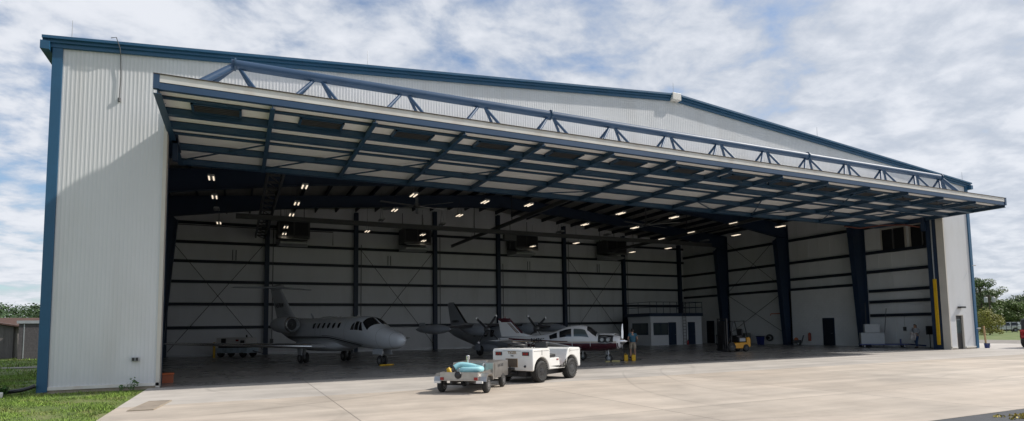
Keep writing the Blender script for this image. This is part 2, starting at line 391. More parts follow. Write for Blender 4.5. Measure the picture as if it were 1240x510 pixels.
# ------------------------------------------------------------------ hangar
H = thing('hangar', 'huge white metal aircraft hangar with blue trim and its wide door swung open overhead', 'hangar')
def corr(x, p=.115, d=.005):
    """rib profile depth at x"""
    t = (x / p) % 1.0
    return d * (1 if t < .30 else (1-(t-.30)/.12 if t < .42 else (0 if t < .88 else (t-.88)/.12)))
def rib_xs(x0, x1, p=.115):
    xs = {x0, x1}; k = math.floor(x0/p)
    while k*p < x1:
        for t in (0, .30, .42, .88):
            x = (k+t)*p
            if x0 < x < x1: xs.add(x)
        k += 1
    return sorted(xs)
HEAD = 9.46
DX0, DX1, DZ = 48.62, 49.52, 2.28
b = MB()
def strip(x0, x1, zl, zh):
    xs = rib_xs(x0, x1); vs = []; fs = []
    for x in xs:
        y = -corr(x); vs += [(x, y, zl(x)), (x, y, zh(x))]
    for i in range(len(xs)-1): fs.append((2*i, 2*i+2, 2*i+3, 2*i+1))
    b.add(vs, fs)
strip(.0, XL, lambda x: ZB, roof); strip(XL, W/2, lambda x: HEAD, roof); strip(W/2, XR, lambda x: HEAD, roof)
strip(XR, DX0, lambda x: ZB, roof); strip(DX1, W, lambda x: ZB, roof); strip(DX0, DX1, lambda x: DZ, roof)
b.build('front_wall', M_wall, H, smooth=0, fix=False)
# inner face and returns of the front wall
b = MB()
b.box(.06, XL, .06, .38, .0, 11.0); b.box(XR, DX0-.02, .06, .38, .0, 11.0); b.box(DX1+.02, W-.06, .06, .38, 0, 11.0); b.box(DX0-.02, DX1+.02, .06, .38, DZ+.03, 11.0)
b.prism([(XL, HEAD+.02), (XR, HEAD+.02), (XR, 11.0+ .02), (W-.1, roof(W-.1)-.35), (W/2, HR-.35), (.1, roof(.1)-.35), (XL, 11.02)], .05, .3)
b.build('inner_wall', M_liner, H, smooth=0)
for x in (XL, XR):
    b = MB(); s = 1 if x == XL else -1
    b.box(x-.10 if s > 0 else x-.012, x+.012 if s > 0 else x+.10, -.05, .40, .02, HEAD)
    b.build('door_jamb', M_jamb, H, smooth=0)
for xa, xb in ((.0, XL), (XR, DX0-.03), (DX1+.03, W)): b = MB(); b.box(xa, xb, -.05, .0, ZB-.07, ZB+.03); b.build('base_trim', M_edge, H, smooth=0)
for xa, xb in ((.1, XL-.02), (XR+.02, DX0-.02), (DX1+.02, W-.1)): b = MB(); b.box(xa, xb, -.0, .06, -.3, ZB-.07); b.build('foundation', M_found, H, smooth=0)
for s, x in ((1, 0), (-1, W)):
    b = MB(); b.box(min(x-.05*s, x+.22*s), max(x-.05*s, x+(.22 if s > 0 else .05)*s), -.075, .25, ZB-.12, HE-.02); b.build('corner_trim', M_trim, H, smooth=0)
# rake trim in two steps, with the roof edge above
for s in (0, 1):
    for k, (y0, y1, z0, z1) in enumerate(((-.10,.02,-.06,.07), (-.17,.02,.07,.17), (-.26,.02,.17,.26))):
        b = MB(); xa, xb = ((-.30, W/2-.25) if s == 0 else (W/2+.25, W+.30))
        ra, rb = roof(xa), roof(xb)
        b.add([(xa,y0,ra+z0),(xb,y0,rb+z0),(xb,y1,rb+z0),(xa,y1,ra+z0),(xa,y0,ra+z1),(xb,y0,rb+z1),(xb,y1,rb+z1),(xa,y1,ra+z1)],
              [(0,3,2,1),(4,5,6,7),(0,1,5,4),(1,2,6,5),(2,3,7,6),(3,0,4,7)]); b.build('rake_trim', M_trim, H, smooth=0)
b = MB(); b.box(W/2-.27, W/2+.27, -.29, .02, HR-.08, HR+.29); b.build('ridge_cap', M_edge, H, bevel=.02, smooth=0)
for s in (0, 1):
    xa, xb = ((-.28, W/2) if s == 0 else (W/2, W+.28)); b = MB(); ra, rb = roof(xa), roof(xb)
    b.add([(xa,.03,ra+.02),(xb,.03,rb+.02),(xb,D+.3,rb+.02),(xa,D+.3,ra+.02),(xa,.03,ra+.17),(xb,.03,rb+.17),(xb,D+.3,rb+.17),(xa,D+.3,ra+.17)],
          [(0,3,2,1),(4,5,6,7),(0,1,5,4),(1,2,6,5),(2,3,7,6),(3,0,4,7)]); b.build('roof', M_insul, H, smooth=0)
    b = MB(); xg = -.33 if s == 0 else W+.33
    b.box(min(xg, xg+.24*(1 if s == 0 else -1)), max(xg, xg+.24*(1 if s == 0 else -1)), -.28, D+.3, HE-.22, HE+.05); b.build('gutter', M_trim, H, smooth=0)
# side and back walls
for nm, x0, x1 in (('left_wall', .0, .12), ('right_wall', W-.12, W)):
    b = MB(); b.box(x0, x1, .93, D, 0, HE-.0)
    xi = x1 if x0 < 1 else x0; sg = 1 if x0 < 1 else -1
    y = 1.2
    while y < D: b.box(min(xi, xi+sg*.018), max(xi, xi+sg*.018), y, y+.03, 0, HE-.05); y += 1.02
    b.build('side_wall', M_liner, H, smooth=0)
b = MB(); b.prism([(0,0),(W,0),(W,HE),(W/2,HR),(0,HE)], D, D+.12)
x = .5
while x < W-.3: b.box(x, x+.03, D-.018, D, 0, roof(x)-.05); x += 1.02
b.build('back_wall', M_liner, H, smooth=0)
b = MB(); b.box(.2, W-.2, D-.06, D-.02, .0, .12); b.build('base_angle', M_galv, H, smooth=0)
# block wainscot on the right side
BX = W-.42
b = MB(); b.box(BX, W-.13, 7.5, D-.02, 0, 4.78)
b.build('block_wall', M_block, H, smooth=0)
# columns, rafters
FR = (7.35, 14.45, 21.75)
def ibeam_poly(b, bot, top, y, web=.04, fl=.32, ft=.04):
    """bot, top: matching lists of (x, z) along a member; web between, flanges across y"""
    n = len(bot)
    b.prism([*bot, *reversed(top)], y-web/2, y+web/2)
    for line, sgn in ((bot, -1), (top, 1)):
        for i in range(n-1):
            (xa, za), (xb, zb) = line[i], line[i+1]
            d = Vector((xb-xa, 0, zb-za)).normalized(); nn = Vector((-d.z, 0, d.x))*ft*sgn
            vs = []
            for yy in (y-fl/2, y+fl/2):
                vs += [(xa, yy, za), (xb, yy, zb), (xb+nn.x, yy, zb+nn.z), (xa+nn.x, yy, za+nn.z)]
            b.add(vs, [(0,1,2,3),(7,6,5,4),(0,4,5,1),(1,5,6,2),(2,6,7,3),(3,7,4,0)])
for y in FR:
    for s in (0, 1):
        b = MB(); ob = [(.30,0),(.30,10.75)]; ib = [(1.05,0),(1.75,9.35)]
        if s: ob = [(W-x-.12, z) for x, z in ob]; ib = [(W-x-.12, z) for x, z in ib]
        if s: ibeam_poly(b, [ob[0], ob[1]], [ib[0], ib[1]], y, web=.06, fl=.42)
        else: ibeam_poly(b, [ib[0], ib[1]], [ob[0], ob[1]], y, web=.06, fl=.42)
        b.box(min(ib[0][0], ob[0][0])-.05, max(ib[0][0], ob[0][0])+.05, y-.24, y+.24, .004, .05)
        b.build('column', M_navy, H, smooth=0)
        b = MB(); xs = np.linspace(.35, W/2, 9)
        top = [(x, roof(x)-.34) for x in xs]; bot = [(x, roof(x)-.34-(1.35-.55*min(1, x/9.0) + .15*max(0, (x-16)/9))) for x in xs]
        if s: top = [(W-x, z) for x, z in top]; bot = [(W-x, z) for x, z in bot]
        ibeam_poly(b, bot, top, y, web=.05, fl=.36); b.build('rafter', M_navy, H, smooth=0)
# front frame
for s in (0, 1):
    b = MB()
    if s: b.box(XR+.02, W-.16, .41, 1.05, 0, 10.9)
    else: b.box(.16, XL-.02, .41, 1.05, 0, 10.9)
    b.build('column', M_navy, H, smooth=0)
    b = MB(); xs = np.linspace(.35, W/2, 7); top = [(x, roof(x)-.34) for x in xs]; bot = [(x, roof(x)-1.15) for x in xs]
    if s: top = [(W-x, z) for x, z in top]; bot = [(W-x, z) for x, z in bot]
    ibeam_poly(b, bot, top, 1.2, web=.05, fl=.3); b.build('rafter', M_navy, H, smooth=0)
# end wall columns
for x in (.55, 7.6, 14.67, 21.74, 28.05, 35.32, 42.57, 50.1):
    b = MB(); y = D-.05; b.box(x-.17, x+.17, y-.36, y-.33, 0, roof(x)-.4); b.box(x-.17, x+.17, y-.03, y, 0, roof(x)-.4); b.box(x-.02, x+.02, y-.33, y-.03, 0, roof(x)-.4)
    b.build('column', M_navy, H, smooth=0)
for z in (2.21, 4.02, 5.76, 7.34, 8.83, 10.35):
    b = MB(); b.box(.15, W-.15, D-.24, D-.03, z-.02, z+.02); b.box(.15, W-.15, D-.25, D-.23, z-.12, z+.11); b.build('girt', M_navy2, H, smooth=0)
def side_girt(x0, x1, y0, y1, z):
    b = MB(); b.box(x0, x1, y0, y1, z-.11, z+.11); b.build('girt', M_navy2, H, smooth=0)
for z in (5.81, 7.31, 9.34):
    side_girt(W-.33, W-.14, 1.07, D-.3, z); side_girt(.14, .33, 1.07, D-.3, z)
side_girt(W-.40, W-.14, 7.5, D-.3, 4.90)
for z in (2.40, 3.45, 4.30): side_girt(W-.33, W-.14, 1.07, 7.12, z)
for z in (2.2, 4.0): side_girt(.14, .33, 1.07, D-.3, z)
# purlins
for s in (0, 1):
    for k in range(15):
        x = 1.2 + k*1.68
        if s: x = W-x
        z = roof(x)+.0; b = MB(); b.box(x-.035, x+.035, .35, D-.05, z-.27, z+.01); b.box(x-.035, x+.07, .35, D-.05, z-.29, z-.27); b.build('purlin', M_navy2, H, smooth=0)
for x, z0, z1 in ((8.05,1.2,10.4),(15.1,1.4,9.2),(22.2,2.2,10.2),(28.5,1.0,8.0),(35.8,1.1,10.6),(43.0,1.2,9.6)):
    b = MB(); b.tube([(x,D-.3,z0),(x,D-.3,z1)], .03, 6); b.box(x-.12,x+.12,D-.36,D-.26,z0-.3,z0+.05); b.build('conduit', M_drk2, H, smooth=0)
for x in (5.2, 17.6, 31.4, 39.5):
    b = MB()
    for q in (-.12,.12): b.tube([(x+q,D-.06,7.5),(x+q,D-.06,8.35)], .03, 6)
    b.build('vent_pipe', M_drk2, H)
b = MB(); b.tube([(1.2,D-1.2,10.0),(12.6,D-1.2,10.0),(12.6,D-1.2,8.9)], .035, 6); b.build('gas_pipe', M_drk2, H)
# cross bracing
def rod(a, c, r=.022): b = MB(); b.tube([a, c], r, 6); b.build('brace_rod', M_blackm, H)
yb = D-.42
for x0, x1 in ((.8, 7.4), (14.9, 21.6), (35.5, 42.4)):
    rod((x0,yb,.4),(x1,yb,8.9)); rod((x0,yb-.05,8.9),(x1,yb-.05,.4))
xb_ = W-.62
for z0, z1 in ((.9, 4.8), (5.0, 10.2)):
    rod((xb_,14.7,z0),(xb_,21.5,z1)); rod((xb_-.05,14.7,z1),(xb_-.05,21.5,z0))
# windows high in the right wall
for y0, y1 in ((4.08, 6.02), (2.0, 3.86)):
    f = MB(); x = W-.20
    for (a0,a1,c0,c1) in ((y0,y1,7.22,7.34),(y0,y1,9.0,9.12),(y0,y0+.12,7.34,9.0),(y1-.12,y1,7.34,9.0)): f.box(x, x+.07, a0, a1, c0, c1)
    fo = f.build('window', M_jamb, H, smooth=0)
    g = MB(); g.box(x+.03, x+.05, y0+.12, y1-.12, 7.34, 9.0); g.build('pane', M_dark, fo, smooth=0)
    g = MB(); ym = (y0+y1)/2; g.box(x+.005, x+.029, ym-.05, ym+.05, 7.34, 9.0); g.build('mullion', M_steel, fo, smooth=0)
# inner doors on the right wall
for y0, y1 in ((10.18, 11.15), (23.8, 24.75)):
    f = MB(); f.box(BX-.05, BX+.0, y0-.05, y1+.05, .0, 2.3); fo = f.build('side_door', M_navy, H, smooth=0)
    g = MB(); g.box(BX-.075, BX-.05, y0, y1, .02, 2.24); g.build('door_leaf', M_navy2, fo, smooth=0)
    g = MB(); g.tube([(BX-.075, y0+.1, 1.02), (BX-.13, y0+.1, 1.02), (BX-.13, y0+.22, 1.02)], .014, 6); g.build('handle', M_steel, fo)
# personnel door in the front wall
f = MB(); yy = .36
f.box(DX0, DX0+.05, .0, yy, .02, DZ); f.box(DX1-.05, DX1, .0, yy, .02, DZ); f.box(DX0+.05, DX1-.05, .0, yy, DZ-.05, DZ)
pd = f.build('personnel_door', M_jamb, H, smooth=0)
g = MB(); g.box(DX0+.05, DX1-.05, .12, .165, .03, DZ-.05); dl = g.build('door_leaf', M_blackm, pd, smooth=0)
g = MB(); g.box(DX0+.16, DX1-.16, .105, .119, 1.05, 2.0); g.build('door_glass', M_glassl, pd, smooth=0)
g = MB(); g.tube([(DX0+.12,.12,1.0),(DX0+.12,.06,1.0),(DX0+.24,.06,1.0)], .014, 6); g.build('handle', M_polish, pd)

# the overhead canopy door
ZP, YF, YR = 8.86, -3.66, 4.66
cd = MB(); cd.box(XL+.03, XR-.03, YF+.05, YR-.26, 8.95, 9.01)
x = XL+.5
while x < XR: cd.box(x, x+.025, YF+.1, YR-.3, 8.942, 8.95); x += .92
CD = cd.build('canopy_door', M_clad, H, smooth=0)
b = MB(); b.box(XL+.03, XR-.03, YF+.006, YF+.10, 9.056, 9.28); b.build('edge_flashing', M_edge, CD, smooth=0)
b = MB(); b.box(XL-.02, XR+.02, YF-.03, YF+.14, 9.28, 9.302); b.build('drip_edge', M_rust, CD, smooth=0)
def channel(y, z0, z1, wd, name='beam', m=M_blue):
    b = MB(); b.box(XL+.10, XR-.10, y-.012, y+.012, z0, z1); b.box(XL+.10, XR-.10, y-.012, y+wd, z0-.016, z0); b.box(XL+.10, XR-.10, y-.012, y+wd, z1-.016, z1); b.build(name, m, CD, smooth=0)
channel(YF+.02, ZP, 9.05, .14, 'front_chord', M_tubeb)
for y in (-1.9, -.58, 1.95): channel(y, 8.74, 8.938, .24)
for y in (-2.9, .62): channel(y, 8.87, 8.938, .07, 'purlin')
channel(YR-.52, ZP-.12, 8.938, .28, 'rear_chord')
NB = 14; XS = [XL + (XR-XL)*k/NB for k in range(NB+1)]
for k, x in enumerate(XS):
    b = MB(); xx = min(max(x, XL+.09), XR-.09)
    wd = .20 if k in (0, NB) else .15
    b.box(xx-.012, xx+.012, YF+.03, YR-.24, ZP-.13, 8.94); b.box(xx-wd/2, xx+wd/2, YF+.03, YR-.24, ZP-.15, ZP-.132); b.build('rib', M_blue, CD, smooth=0)
for x in (XL, XR-.0):
    b = MB(); s = 1 if x == XL else -1
    b.box(min(x-.02*s, x+.14*s), max(x-.02*s, x+.14*s), YF-.02, YF+.12, ZP-.01, 9.28); b.build('corner_post', M_tubeb, CD, smooth=0)
for k in range(NB):
    xm = (XS[k]+XS[k+1])/2; b = MB(); x0, x1, y0, y1 = xm-.72, xm+.72, -2.82, -2.0
    for a in ((x0,x0+.07,y0,y1),(x1-.07,x1,y0,y1),(x0,x1,y0,y0+.06),(x0,x1,y1-.06,y1)): b.box(*a, 8.82, 8.939)
    vo = b.build('vent', M_blue, CD, smooth=0)
    # slats belong to the vent and sit in its frame
    b = MB()
    b.box(x0+.07, x1-.07, y0+.06, y1-.06, 8.92, 8.939)
    for j in range(5):
        yy = y0+.12+j*.15; b.box(x0+.07, x1-.07, yy, yy+.06, 8.86, 8.90, None)
    o = b.build('vent_louver', M_drk2, CD, smooth=0)
for k, j, y0, y1 in ((0,1,4.5,.5),(1,2,4.5,.5),(2,3,4.5,.5),(3,4,4.5,.5),(8,9,2.2,4.5),(9,10,.4,4.5),(10,12,-3.0,4.5),(13,12,-2.4,4.5),(11,10,.4,4.5),(5,6,4.5,2.2)):
    b = MB(); b.tube([(XS[k], min(y0, 4.1), ZP-.06), (XS[j], min(y1, 4.1), ZP-.06)], .035, 6); b.build('brace', M_blue, CD)
# truss on top of the door
TY, TZ = -1.3, 10.93
tx = [5.29] + [XL + (XR-XL)*(i+.5)/NB for i in range(1, 13)] + [45.6]
b = MB(); b.tube([(tx[0]-.12,TY,TZ),(tx[-1]+.12,TY,TZ)], .165, 20); b.build('truss_tube', M_tubeb, CD, smooth=50)
for i, x in enumerate(tx):
    if i in (0, 4, 9, 13):
        b = MB(); b.lathe([(.22,-.025),(.22,.025)], 20, T(x,TY,TZ, rz=R(90))); b.build('tube_flange', M_blue, CD)
    for sx_ in (-1, 1):
        for yf, dx_ in ((-2.2, (1.25 if sx_ > 0 else 1.55)), (-.9, (1.25 if sx_ > 0 else 1.55))):
            if i == 0 and sx_ < 0 or i == 13 and sx_ > 0:
                b = MB(); b.tube([(x, TY, TZ-.02), (x+sx_*2.0, yf, 9.02)], .11, 12); b.build('end_strut', M_tubeb, CD, smooth=50)
            else:
                b = MB(); b.tube([(x+sx_*.14, TY, TZ-.12), (x+sx_*dx_, yf, 9.02)], .058, 10); b.build('strut', M_tubeb, CD, smooth=50)
# pivot arms at both ends of the opening
for x in (XL+.16, XR-.16):
    b = MB(); b.box(x-.08, x+.08, .95, 1.2, 8.0, 9.2); b.box(x-.1, x+.1, .95, 2.2, 8.62, 8.80); b.build('pivot_bracket', M_navy, CD, smooth=0)
# yellow guard over the door cable by the right jamb
b = MB(); b.box(XR-.05, XR+.018, .57, .79, .3, 4.7); b.build('cable_guard', M_yellow, H, bevel=.02)
b = MB(); b.tube([(XR-.03,.68,4.7),(XR-.03,.68,9.0)], .05, 8); b.build('door_cable', M_steel, H)
b = MB(); b.tube([(XR-.2,1.3,8.3),(XR-.7,2.0,8.55),(XR-1.6,3.0,8.62),(XR-2.6,3.9,8.5),(XR-3.4,4.5,8.7)], .05, 8); b.build('supply_hose', mat('rust_red_hose', (.10,.022,.012), .6), H)
for x in (4.2, 8.7):
    pass

# ------------------------------------------------------------------ things fixed to the hangar
b = MB(); Lm = thing('wall_lamp', 'dark slim wall lamp over the small front door of the hangar', 'lamp', (49.14,-.03,2.72), 0, None, .68)
b.prism([(-.42,0),(.42,0),(.36,.16),(-.36,.16)], -.34, 0); b.build('lamp_shade', M_blackm, Lm, smooth=0); b = MB(); b.box(-.33,.33,-.28,-.04,-.02,0); b.build('lens', M_lampl, Lm, smooth=0)
OB = thing('outlet_box', 'small grey outlet box low on the ribbed white wall', 'outlet box', (2.52,-.045,.97))
b = MB(); b.box(-.11,.11,-.07,.02,-.07,.07); b.build('housing', M_galv, OB, smooth=0, bevel=.01); b = MB(); b.box(-.085,-.01,-.09,-.07,-.05,.05); b.box(.015,.085,-.09,-.07,-.05,.05); b.build('cover', M_blackm, OB, smooth=0)
b = MB(); b.tube([(1.55,-.32,11.58),(1.70,-.34,11.62),(1.80,-.24,11.30),(1.80,-.08,11.05),(1.82,-.05,10.4),(1.80,-.05,9.65)], .016, 6); b.lathe([(.045,-.07),(.045,.05)], 10, T(1.80,-.05,9.62, rx=R(90)))
tag(b.build('hanging_cable', M_cable), 'thin grey cable hanging from the roof edge down the white wall', 'cable')
for i, (x, nm) in enumerate(((.45,'at the left roof corner'),(10.0,'on the left half of the roof edge'),(25.4,'on the roof ridge'),(36.0,'on the right half of the roof edge'),(50.4,'at the right roof corner'))):
    b = MB(); z = roof(x)+.25; b.lathe([(.06,0),(.05,.05),(.012,.08),(.008,.62),(.001,.66)], 8, T(x,-.1,z, rx=R(90)))
    tag(b.build('lightning_rod', M_galv), 'thin metal lightning rod standing '+nm, 'lightning rod', 'lightning rods along the roof edge')
for i, (z, nm) in enumerate(((5.6,'upper'),(1.35,'lower'))):
    t = thing('security_camera', nm+' of the two small white cameras on the right corner of the hangar', 'camera', (W-.12,-.08,z), group='cameras on the hangar corner', scale=.6)
    b = MB(); b.tube([(0,.02,0),(0,-.15,.02)], .03, 8); b.build('bracket', M_white, t); b = MB(); b.lathe([(.05,-.2),(.06,-.15),(.06,.08),(.03,.1)], 12, T(-.04,-.2,.02, rz=R(35))); b.build('housing', M_white, t)

# lamps under the roof
def make_lamp(lit):
    t = thing('high_bay_lamp', 'x', 'lamp', (0,0,0))
    b = MB(); b.prism([(-.17,0),(.17,0),(.14,.09),(-.14,.09)], -.44, .44, None); b.build('housing', M_galv, t, smooth=0)
    for s in (-1, 1):
        b = MB(); b.box(.10*s-.03, .10*s+.03, -.38, .38, -.035, -.003); b.build('lamp_tube', M_tube_l if lit else M_tube_o, t, smooth=0)
    b = MB(); b.tube([(0,-.45,.1),(0,0,1.0),(0,.45,.1)], .008, 4); b.tube([(0,0,1.0),(0,0,2.0)], .008, 4); b.build('hanger', M_blackm, t)
    return t
ORD = ['first','second','third','fourth','fifth','sixth','seventh','eighth','ninth']
LX = (4.22, 8.6, 14.45, 18.89, 23.2, 28.75, 33.15, 39.0, 43.65)
LROW = {0: (9.25, [1,1,1,1,1,1,1,1,1]), 1: (13.75, [1,1,1,1,0,1,1,1,1]), 2: (17.45, [2,1,2,2,0,2,2,1,2]), 3: (22.4, [1,1,1,1,1,0,1,0,1])}
RNAME = ['row nearest the open door','second row in from the door','third row in from the door','fourth row in from the door']
protos = {}
for r, (y, flags) in LROW.items():
    for c, fl in enumerate(flags):
        if not fl: continue
        x = LX[c]
        if r == 0 and c == 4: x = 21.75; 
        lit = fl == 1
        if lit in protos: t = dup(protos[lit])
        else: t = protos[lit] = make_lamp(lit)
        yj = y + (.12 if c % 2 else -.05); t.location = (x, yj, 9.42)
        n = sum(1 for q in flags[:c] if q)
        t['label'] = ('lit' if lit else 'unlit grey') + ' twin tube lamp, ' + ORD[n] + ' from left in the ' + RNAME[r]; t['group'] = 'twin tube lamps under the roof'
for x, y, nm in ((8.7,25.6,'first'),(19.85,25.5,'second'),(30.3,25.4,'third'),(41.9,25.8,'fourth')):
    t = dup(protos[True]); t.location = (x, y, 9.4); t['label'] = 'lit twin tube lamp in front of the ' + nm + ' wall heater from left'; t['group'] = 'twin tube lamps under the roof'

# heater boxes on the back wall
hp = None
for i, x in enumerate((9.45, 19.5, 30.0, 40.2)):
    if hp is None:
        t = thing('wall_heater', 'x', 'heater', (0,0,0)); hp = t
        b = MB(); b.box(-1.2,1.2,-.95,.95,.55,1.85); b.build('casing', M_drk2, t, smooth=0, bevel=.02)
        for s in (-1, 1):
            b = MB(); b.box(s*.56-.5, s*.56+.5, -.99, -.955, .68, 1.72); b.build('opening', M_dark, t, smooth=0)
        b = MB(); b.add([(-1.2,-1.0,.55),(1.2,-1.0,.55),(1.05,-1.3,.35),(-1.05,-1.3,.35),(-1.2,-1.0,.43),(1.2,-1.0,.43),(1.05,-1.3,.31),(-1.05,-1.3,.31)], [(0,1,2,3),(7,6,5,4),(0,4,5,1),(1,5,6,2),(2,6,7,3),(3,7,4,0)]); b.build('hood', M_galv, t, smooth=0)
        b = MB(); b.add([(-1.2,.9,0),(1.2,.9,0),(1.2,.9,.5),(-1.2,.9,.5),(-1.0,-.8,.02),(1.0,-.8,.02),(1.0,-.8,.18),(-1.0,-.8,.18)], [(0,1,2,3),(7,6,5,4),(0,4,5,1),(1,5,6,2),(2,6,7,3),(3,7,4,0)]); b.build('drip_tray', M_galv, t, smooth=0)
        b = MB(); b.tube([(-.9,.8,1.85),(-.9,.8,3.4)], .03, 6); b.tube([(.9,.8,1.85),(.9,.8,3.4)], .03, 6); b.build('hanger', M_blackm, t)
    else: t = dup(hp)
    t.location = (x, D-1.55, 8.72); t['label'] = 'dark boxy heater high on the back wall, ' + ORD[i] + ' of four from left'; t['group'] = 'heaters on the back wall'

# overhead crane
oc = thing('bridge_crane', 'slim overhead bridge crane hanging under the hangar roof', 'crane', (0,0,0))
b = MB(); b.box(5.3,44.2,17.1,17.14,8.93,9.17); b.box(5.3,44.2,17.0,17.24,8.90,8.93); b.box(5.3,44.2,17.0,17.24,9.17,9.20); b.build('bridge_beam', M_drk2, oc, smooth=0)
for i, x in enumerate((7.05, 23.05, 39.0)):
    b = MB()
    if i == 0:
        for s in (-1, 1): b.box(x+s*.35-.06, x+s*.35+.06, 5.6, 27.5, 9.24, 9.50)
        for k in range(15): b.box(x-.35, x+.35, 5.7+k*1.5, 5.76+k*1.5, 9.3, 9.4); b.bar((x-.3,5.7+k*1.5,9.33),(x+.3,7.2+k*1.5,9.33),.05,.05)
    else: b.box(x-.03, x+.03, 5.6, 27.5, 9.24, 9.43); b.box(x-.09, x+.09, 5.6, 27.5, 9.22, 9.24); b.box(x-.09,x+.09,5.6,27.5,9.43,9.45)
    b.build('runway_beam', M_drk2, oc, smooth=0)
    b = MB()
    for y in (7.35, 14.45, 21.75): b.tube([(x,y,9.5),(x,y,roof(x)-1.2)], .03, 6)
    b.build('hanger', M_blackm, oc)
b = MB(); b.box(23.6,24.6,16.95,17.3,8.45,8.88); b.tube([(24.1,17.12,8.45),(24.1,17.12,7.9)], .03, 6); b.build('hoist', M_drk2, oc, smooth=0)
# ceiling fans
fp = None
for i, (x, y) in enumerate(((15.6,12.6),(33.7,13.0))):
    if fp is None:
        t = thing('ceiling_fan', 'x', 'fan'); fp = t
        b = MB(); b.lathe([(.10,-.12),(.22,-.08),(.24,.05),(.12,.18),(.05,.22),(.05,1.9)], 16, T(rx=R(90))); b.build('motor', M_drk2, t)
        for k in range(6):
            b = MB(); a = R(60*k+14); b.box(.2,2.5,-.09,.09,-.012,.012, T(rz=a) @ T(rx=R(12))); b.build('blade', M_steel, t, smooth=0)
    else: t = dup(fp)
    t.location = (x, y, 9.55); t['label'] = ('left' if i == 0 else 'right') + ' of the two big six blade ceiling fans'; t['group'] = 'ceiling fans'

# office room in the back corner
of = thing('office_room', 'low white office room in the back corner with railed flat roof', 'office', (0,0,0))
X0, X1, Y0, Y1 = 40.7, 46.9, 21.7, 25.3
M_office = mat('office_wall_white', (.70,.72,.75), .6, var=.04)
b = MB(); b.box(X0,X1,Y0,Y0+.12,0,2.74); b.box(X0,X0+.12,Y0+.12,Y1,0,2.74); b.box(X0,X1,Y1-.12,Y1,0,2.74); b.box(X1-.12,X1,Y0+.12,Y1-.12,0,2.74); b.build('wall', M_office, of, smooth=0)
b = MB(); b.box(X0-.18,X1+.1,Y0-.15,Y1+.1,2.745,3.05); b.build('roof_deck', M_navy, of, smooth=0)
b = MB()
for z in (3.6, 4.1):
    b.tube([(X0-.1,Y1,z),(X0-.1,Y0-.08,z),(X1+.05,Y0-.08,z),(X1+.05,Y1,z)], .025, 6)
for k in range(9): xx = X0-.1+k*(X1-X0+.15)/8; b.tube([(xx,Y0-.08,3.05),(xx,Y0-.08,4.1)], .025, 6)
for k in (1, 2): yy = Y0+k*1.7; b.tube([(X0-.1,yy,3.05),(X0-.1,yy,4.1)], .025, 6)
b.build('railing', M_navy, of)
def owin(a, c, z0, z1, left=False):
    b = MB(); t = .06
    if left:
        for q in ((a,c,z0,z0+t),(a,c,z1-t,z1),(a,a+t,z0+t,z1-t),(c-t,c,z0+t,z1-t),((a+c)/2-.03,(a+c)/2+.03,z0+t,z1-t)): b.box(X0-.04,X0-.002,*q)
        o = b.build('window', M_navy, of, smooth=0); g = MB(); g.box(X0-.02,X0-.004,a+t,c-t,z0+t,z1-t); g.build('pane', M_glassl, o, smooth=0)
    else:
        for q in ((z0,z0+t,a,c),(z1-t,z1,a,c),(z0+t,z1-t,a,a+t),(z0+t,z1-t,c-t,c),(z0+t,z1-t,(a+c)/2-.03,(a+c)/2+.03)): b.box(q[2],q[3],Y0-.04,Y0-.002,q[0],q[1])
        o = b.build('window', M_navy, of, smooth=0); g = MB(); g.box(a+t,c-t,Y0-.02,Y0-.004,z0+t,z1-t); g.build('pane', M_glassl, o, smooth=0)
owin(22.1, 24.5, 1.0, 2.12, True); owin(41.0, 42.72, .97, 2.13)
for a, c in ((42.77,43.68),(45.15,46.02)):
    b = MB(); b.box(a,c,Y0-.05,Y0-.003,.02,2.17); o = b.build('door', M_navy, of, smooth=0); g = MB(); g.tube([(c-.1,Y0-.05,1.0),(c-.1,Y0-.11,1.0),(c-.22,Y0-.11,1.0)], .014, 6); g.build('handle', M_steel, o)
b = MB()
for x in (44.38, 44.76): b.tube([(x,Y0-.22,.01),(x,Y0-.22,4.1)], .025, 6)
for k in range(13): b.tube([(44.38,Y0-.22,.25+k*.3),(44.76,Y0-.22,.25+k*.3)], .016, 6)
b.build('ladder', M_drk2, of)
t = thing('fire_extinguisher', 'small red fire extinguisher by the foot of the office ladder', 'extinguisher', (44.98,Y0-.14,.0))
b = MB(); b.lathe([(.07,0),(.075,.03),(.075,.36),(.03,.42)], 12, T(rx=R(90))); b.build('cylinder', M_red, t); b = MB(); b.box(-.02,.06,-.03,.03,.42,.48); b.build('valve', M_blackm, t, smooth=0)

